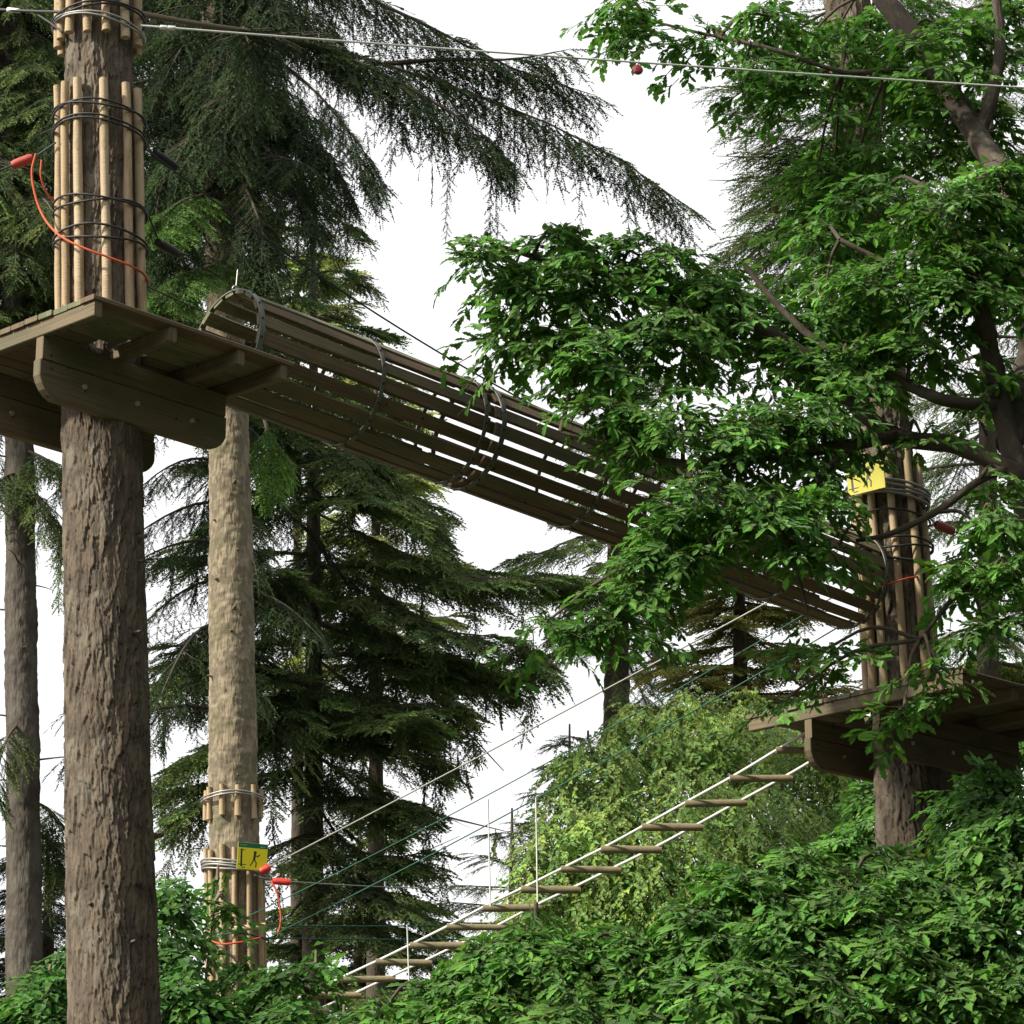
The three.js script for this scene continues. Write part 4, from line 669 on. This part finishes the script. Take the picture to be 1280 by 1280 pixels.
// ---------------------------------------------------------------- broadleaf trees
const LM = { oak: leafMat(0.112, 0.272, 0.040), low: leafMat(0.115, 0.280, 0.042), birch: leafMat(0.30, 0.47, 0.13, 0.55, 0.25), shrub: leafMat(0.085, 0.22, 0.032), lime: leafMat(0.25, 0.33, 0.04) };
{ // the oak
  const base = at(1420, 1400, 19.2).setY(0), t = thing('oak_tree', 'big leafy oak with dark crooked limbs screening the tunnel end', 'tree', base), tt = [];
  const tp = curve([base.clone().setY(-0.3), at(1408, 1250, 19.2), at(1375, 1000, 19.2), at(1335, 780, 19.2), at(1284, 600, 19.3)], 60); mesh('trunk', local(t, tube(tp, tp.map((_, i) => 0.21 - 0.06 * i / 60), 40, true, bark.furrow(22, 17, 0.8))), M.dark, t);
  const grp = new THREE.Group(); grp.position.copy(base).negate();
  const limbs = [
    [[[1282, 600], [1262, 550], [1240, 450], [1226, 385], [1205, 300], [1150, 230]], 19.3, [16, 7]],
    [[[1262, 555, 19.3], [1290, 420], [1290, 290], [1222, 172, 21], [1165, 82, 21.2], [1098, -12, 21.3]], 20.2, [17, 15]],
    [[[1285, 600], [1200, 558], [1120, 545], [1060, 500], [1000, 440], [930, 400], [860, 380], [790, 350], [700, 330], [615, 305]], 19.2, [13, 3]],
    [[[1250, 505, 19.3], [1180, 500], [1110, 470], [1040, 440], [980, 390], [930, 330]], 19.0, [9, 3]],
    [[[1278, 580, 19.3], [1225, 600, 19], [1170, 640], [1110, 668], [1070, 676]], 18.9, [6, 2.5]],
    [[[1170, 640], [1200, 640], [1232, 668]], 18.9, [3, 1.5]],
    [[[1120, 545, 19.2], [1040, 560], [960, 570], [880, 580], [800, 570], [700, 540]], 18.7, [9, 2.5]],
    [[[1060, 558, 18.7], [1000, 620], [930, 660], [860, 690]], 18.5, [6, 2]],
    [[[1222, 172], [1240, 120], [1250, 60], [1245, -10]], 21, [10, 6]],
    [[[1226, 385], [1200, 370], [1130, 340], [1050, 300]], 19.4, [7, 3]],
    [[[1165, 82, 21.2], [1060, 90, 21.1], [960, 60, 21], [870, 40, 21.3], [790, 20, 21.4]], 20.2, [4, 1.5]],
    [[[1332, 765, 19.2], [1240, 720], [1200, 740], [1150, 800]], 18.6, [7, 2]],
  ].map(([l, Z, rp]) => { const p = limbPts(l, Z), q = curve(p, l.length * 6), k = mpp(500, Z), n = q.length - 1; mesh('limb', local(t, tube(q, q.map((_, i) => k * (rp[0] + (rp[1] - rp[0]) * i / n)), 12, true, (a, s, r) => r * 0.4 * fbm(Math.cos(a) * 2, s * 5, Math.sin(a) * 2 + l[0][0], 3))), M.dark, t); return q.filter((_, i) => i % 4 === 0); });
  const S = new Sprigs(G.oak), w = [], Z = 19;
  const cl = [
    [600, 315, 18.8, 48, 32, 26], [640, 345, 19, 55, 45, 42], [700, 300, 19.2, 55, 40, 36], [720, 360, 19, 80, 60, 62], [800, 320, 19.2, 75, 50, 60], [860, 350, 19.4, 60, 50, 46], [650, 420, 19, 62, 52, 50], [740, 440, 18.8, 85, 62, 70], [830, 420, 19, 90, 70, 74], [910, 380, 19.3, 70, 60, 52], [960, 430, 19.4, 90, 80, 80],
    [750, 520, 18.6, 70, 48, 30], [850, 530, 18.6, 95, 70, 80], [950, 540, 18.6, 95, 70, 84], [1030, 520, 18.8, 70, 60, 50], [880, 620, 18.3, 90, 52, 62], [960, 630, 18.3, 85, 58, 62], [1030, 610, 18.4, 55, 52, 26], [830, 680, 18.3, 60, 48, 40], [890, 690, 18.3, 50, 36, 26], [990, 700, 18.4, 60, 36, 24], [1050, 680, 18.6, 32, 40, 7],
    [680, 780, 18.6, 58, 26, 16], [770, 770, 18.5, 60, 44, 30], [800, 730, 18.4, 45, 40, 26], [1010, 765, 18.6, 60, 36, 14], [1035, 810, 18.6, 42, 44, 14], [985, 872, 18.6, 22, 22, 4],
    [1020, 300, 20, 70, 60, 50], [1100, 250, 20, 75, 60, 52], [1190, 260, 19, 80, 62, 62], [1250, 220, 19, 55, 50, 40], [1200, 340, 19, 85, 62, 66], [1100, 350, 19.2, 80, 60, 62], [1260, 320, 19.2, 50, 60, 44], [1030, 380, 19.6, 70, 60, 52], [1060, 450, 19, 70, 46, 40], [1150, 430, 19, 70, 40, 34], [1250, 470, 19.4, 36, 36, 12], [1200, 420, 19.4, 40, 34, 16],
    [770, 10, 21.3, 44, 40, 22], [800, 45, 21.3, 34, 38, 14], [880, 50, 21.3, 44, 44, 22], [930, 90, 21.3, 56, 46, 34], [960, 20, 21.3, 62, 36, 30], [1010, 120, 21.3, 60, 60, 34], [1060, 60, 21.3, 40, 50, 16], [1100, 180, 21.3, 52, 44, 22], [1180, 40, 21.3, 70, 44, 32], [1250, 70, 21.3, 50, 66, 34], [1180, 120, 21.3, 44, 34, 14], [1140, 90, 21.3, 34, 36, 12], [1050, 30, 22, 44, 40, 22], [1065, 110, 22.2, 44, 46, 24], [1045, 190, 22, 46, 44, 24], [1000, 60, 22, 56, 50, 44], [1120, 20, 22, 60, 40, 34], [1125, 140, 22, 50, 50, 34], [1170, 190, 21.5, 50, 40, 28], [1020, 220, 22, 50, 46, 24], [1085, 60, 22.3, 40, 60, 34], [1060, 250, 22, 50, 50, 34], [1230, 150, 21.5, 50, 50, 30], [1270, 20, 21.5, 40, 40, 24], [1190, 90, 20.8, 40, 40, 14], [1140, 60, 20.9, 36, 36, 12],
    [1245, 640, 18.6, 50, 52, 36], [1200, 715, 18.5, 48, 34, 26], [1262, 720, 18.6, 36, 50, 28], [1230, 780, 18.5, 44, 36, 24], [1165, 832, 18.3, 30, 22, 8], [1130, 885, 18.2, 34, 14, 6], [1180, 862, 18.4, 18, 16, 4], [1262, 600, 18.9, 30, 30, 12], [1110, 590, 19, 30, 16, 5], [1150, 540, 19, 60, 20, 10],
  ];
  broadleaf(S, w, cl, limbs, { seed: 71, dens: 0.42, sprigs: 5.5, rad: 0.45, size: 0.92, deep: 1.0, hang: 0.12, gaps: [[[1076, 575], [1160, 570], [1170, 700], [1165, 825], [1085, 836], [1074, 700]], [[880, 690], [1070, 720], [1060, 775], [940, 750]], [[560, 470], [700, 525], [810, 610], [800, 680], [700, 690], [560, 600]], [[1155, 585], [1235, 590], [1225, 665], [1170, 655]], [[1056, 580], [1110, 580], [1110, 622], [1060, 630]]] });
  // single leaves that stand clear at the tips of the sprays
  const r = rng(72), lg = [0, 1, 2].map(k => { const q = []; leafTris(q, V(0, 0, 0), V(1, 0, 0), UP, 0.125, 0.066, OAK, 0.2 + 0.1 * k, 0.15 + 0.12 * k, r); return triGeo(q); });
  const all = S.lists.flat();
  for (let i = 0; i < 280; i++) { const e = all[Math.floor(r() * all.length)], q = new THREE.Vector3(), ro = new THREE.Quaternion(), sc = new THREE.Vector3(); e[0].decompose(q, ro, sc); const m = mesh('leaf', lg[i % 3], LM.leaf ??= Object.assign(LM.oak.clone(), { vertexColors: false }), t); m.position.copy(q).sub(base).add(V(0.2, -0.02, 0).applyQuaternion(ro)); m.quaternion.copy(ro); m.rotateY((r() - 0.5) * 1.6); m.rotateX((r() - 0.5) * 0.8); m.scale.setScalar(0.8 + 0.35 * r()); }
  finish(t, S, w, LM.oak, M.twig);
}
function bushTree(name, label, cat, px, Z, trunkPx, geos, mat, clumps, o, group) {
  const base = at(px, 1500, Z).setY(0), t = thing(name, label, cat, base, group), c0 = at(...clumps[Math.floor(clumps.length / 2)].slice(0, 3)), r = rng(o.seed + 5);
  const top = V(base.x, c0.y, base.z), tp = curve([base.clone().setY(-0.3), base.clone().lerp(top, 0.35).add(V(0.15, 0, 0.1)), base.clone().lerp(top, 0.7).add(V(-0.1, 0, 0)), top], 24), k = mpp(1200, Z);
  mesh('trunk', local(t, tube(tp, tp.map((_, i) => k * trunkPx / 2 * (1 - 0.6 * i / 24)), 14, true, (a, s, q) => q * 0.25 * fbm(Math.cos(a) * 2, s * 4, Math.sin(a) * 2, 3))), o.bark ?? M.dark, t);
  const limbs = [tp.slice(12)]; for (let i = 0; i < (o.limbs ?? 6); i++) { const c = clumps[Math.floor((i + 0.5) / (o.limbs ?? 6) * clumps.length)], e = at(c[0], c[1], c[2]), s = tp[10 + Math.floor(r() * 10)], q = curve([s, s.clone().lerp(e, 0.5).add(V(0, 0.25, 0)), e], 10); mesh('limb', local(t, tube(q, q.map((_, j) => k * trunkPx * 0.2 * (1 - 0.8 * j / 10)), 8, true)), o.bark ?? M.dark, t); limbs.push(q.slice(3)); }
  const S = new Sprigs(geos), w = []; broadleaf(S, w, clumps, limbs, o); finish(t, S, w, mat, o.twig ?? M.twig); return t;
}
bushTree('birch_tree', 'light green birch with fine hanging leaves behind the rung bridge', 'tree', 900, 34, 30, G.birch, LM.birch, [[705, 1050, 33, 48, 60, 60], [745, 970, 33.5, 60, 60, 60], [800, 930, 34, 66, 56, 60], [870, 910, 34, 70, 56, 74], [940, 940, 34, 70, 60, 80], [1010, 960, 34, 66, 66, 80], [1065, 1000, 34, 44, 60, 50], [780, 1050, 33, 70, 60, 80], [860, 1030, 33, 80, 70, 110], [950, 1040, 33, 80, 70, 110], [1030, 1070, 33, 60, 60, 70], [720, 1120, 33, 60, 40, 50], [820, 1120, 33, 80, 50, 80], [920, 1120, 33, 80, 50, 80], [1000, 1140, 33, 70, 40, 60], [680, 1150, 33, 40, 30, 24], [1075, 925, 35, 40, 40, 30], [700, 965, 34, 26, 34, 10], [735, 925, 34, 26, 24, 8], [790, 890, 34, 34, 22, 10], [850, 872, 34.5, 36, 20, 10], [665, 1085, 33, 26, 30, 10], [640, 1130, 33, 26, 22, 8], [930, 880, 34.5, 40, 24, 14], [1000, 905, 34.5, 40, 30, 18]],
  { seed: 81, dens: 1.0, sprigs: 5, rad: 0.5, hang: 0.7, size: 1.0, deep: 1.3, margin: 0.0, bark: M.grey });
const low = { dens: 0.68, sprigs: 5.5, rad: 0.5, deep: 1.8, hang: 0.18, size: 0.95 };
bushTree('oak_sapling', 'spreading young oak below the rung bridge, bright green', 'tree', 720, 19, 22, G.oak, LM.low, [[540, 1240, 18.5, 55, 34, 26], [600, 1200, 18.6, 60, 40, 40], [660, 1180, 18.6, 60, 40, 44], [620, 1250, 18.4, 80, 40, 56], [720, 1200, 18.5, 80, 55, 66], [720, 1260, 18.2, 90, 40, 66], [790, 1180, 18.6, 70, 50, 56], [830, 1240, 18.3, 90, 50, 76], [480, 1262, 18.5, 40, 24, 14], [670, 1150, 18.8, 36, 20, 10]], { ...low, seed: 83 }, 'young oaks under the course');
bushTree('oak_sapling', 'dense young oak under the platform of the dark trunk', 'tree', 960, 18.5, 26, G.oak, LM.low, [[880, 1160, 18.4, 70, 54, 60], [930, 1110, 18.6, 60, 52, 54], [990, 1080, 18.8, 56, 48, 44], [980, 1160, 18.3, 80, 60, 78], [1060, 1120, 18.4, 70, 56, 62], [920, 1230, 18, 90, 54, 80], [1020, 1230, 18, 90, 54, 80], [1100, 1190, 18, 80, 60, 72], [1100, 1070, 18.8, 40, 26, 14], [1080, 1260, 17.8, 80, 40, 60]], { ...low, seed: 85 }, 'young oaks under the course');
bushTree('leafy_sapling', 'tall round-leaved sapling beside the dark furrowed trunk', 'tree', 1230, 19, 26, [...G.beech, G.oak[0]], LM.low, [[1150, 1100, 18.6, 50, 44, 34], [1210, 1080, 18.8, 60, 56, 56], [1260, 1030, 19, 46, 60, 44], [1230, 980, 20, 50, 44, 34], [1190, 1150, 18.3, 70, 50, 60], [1260, 1120, 18.5, 56, 60, 56], [1180, 1230, 18, 80, 50, 66], [1260, 1220, 18, 60, 60, 60], [1215, 1010, 20, 36, 36, 20]], { ...low, seed: 87, size: 1.1, dens: 0.85 });
bushTree('hazel_shrub', 'bright green leafy shrub between the thick trunk and the slim tan trunk', 'shrub', 250, 25, 16, G.beech, LM.shrub, [[222, 1130, 25, 30, 40, 26], [215, 1200, 24.5, 34, 50, 40], [232, 1250, 24, 40, 40, 34], [290, 1268, 24, 50, 20, 14], [350, 1225, 24.5, 36, 30, 14], [370, 1266, 24, 56, 24, 22], [430, 1274, 23.5, 50, 14, 10], [300, 1205, 25, 26, 24, 5], [395, 1205, 24.5, 34, 14, 5], [285, 1140, 25.5, 20, 16, 2], [272, 1100, 25.5, 10, 14, 1]], { seed: 89, dens: 0.75, sprigs: 6, rad: 0.42, margin: 0.1, size: 1.25, deep: 0.9, hang: 0.2, twig: M.twigPale });
bushTree('hazel_shrub', 'bright green leafy shrub at the foot of the bare grey-brown trunk', 'shrub', 80, 24, 14, G.beech, LM.shrub, [[62, 1225, 23, 26, 24, 12], [50, 1262, 23, 40, 26, 22], [90, 1210, 23.5, 24, 34, 12], [80, 1265, 23, 34, 20, 14]], { seed: 91, dens: 1.1, sprigs: 6, rad: 0.4, margin: 0.1, size: 1.2, deep: 0.9, hang: 0.2, twig: M.twigPale, limbs: 3 });
bushTree('broadleaf_tree', 'dark leafy tree filling the gap under the platform beams', 'tree', 1180, 30, 26, G.beech, LM.oak, [[1200, 960, 29, 46, 40, 40], [1240, 920, 29, 50, 40, 40], [1080, 1060, 29, 60, 60, 60], [1130, 1150, 29, 80, 70, 80], [1230, 1060, 29, 60, 60, 60], [1100, 1000, 30, 40, 40, 24]], { seed: 93, dens: 1, sprigs: 7, rad: 0.35, size: 1.3, deep: 0.9 });
bushTree('broadleaf_tree', 'lime green leafy tree peeping over the platform boards', 'tree', 1250, 36, 20, G.birch, LM.lime, [[1225, 830, 35, 34, 22, 24], [1265, 850, 35, 34, 34, 34], [1245, 880, 35, 40, 30, 30], [1130, 930, 36, 30, 30, 14]], { seed: 95, dens: 1, sprigs: 6, rad: 0.4, size: 1.2, deep: 0.9, limbs: 2 });

renderer.render(scene, camera);
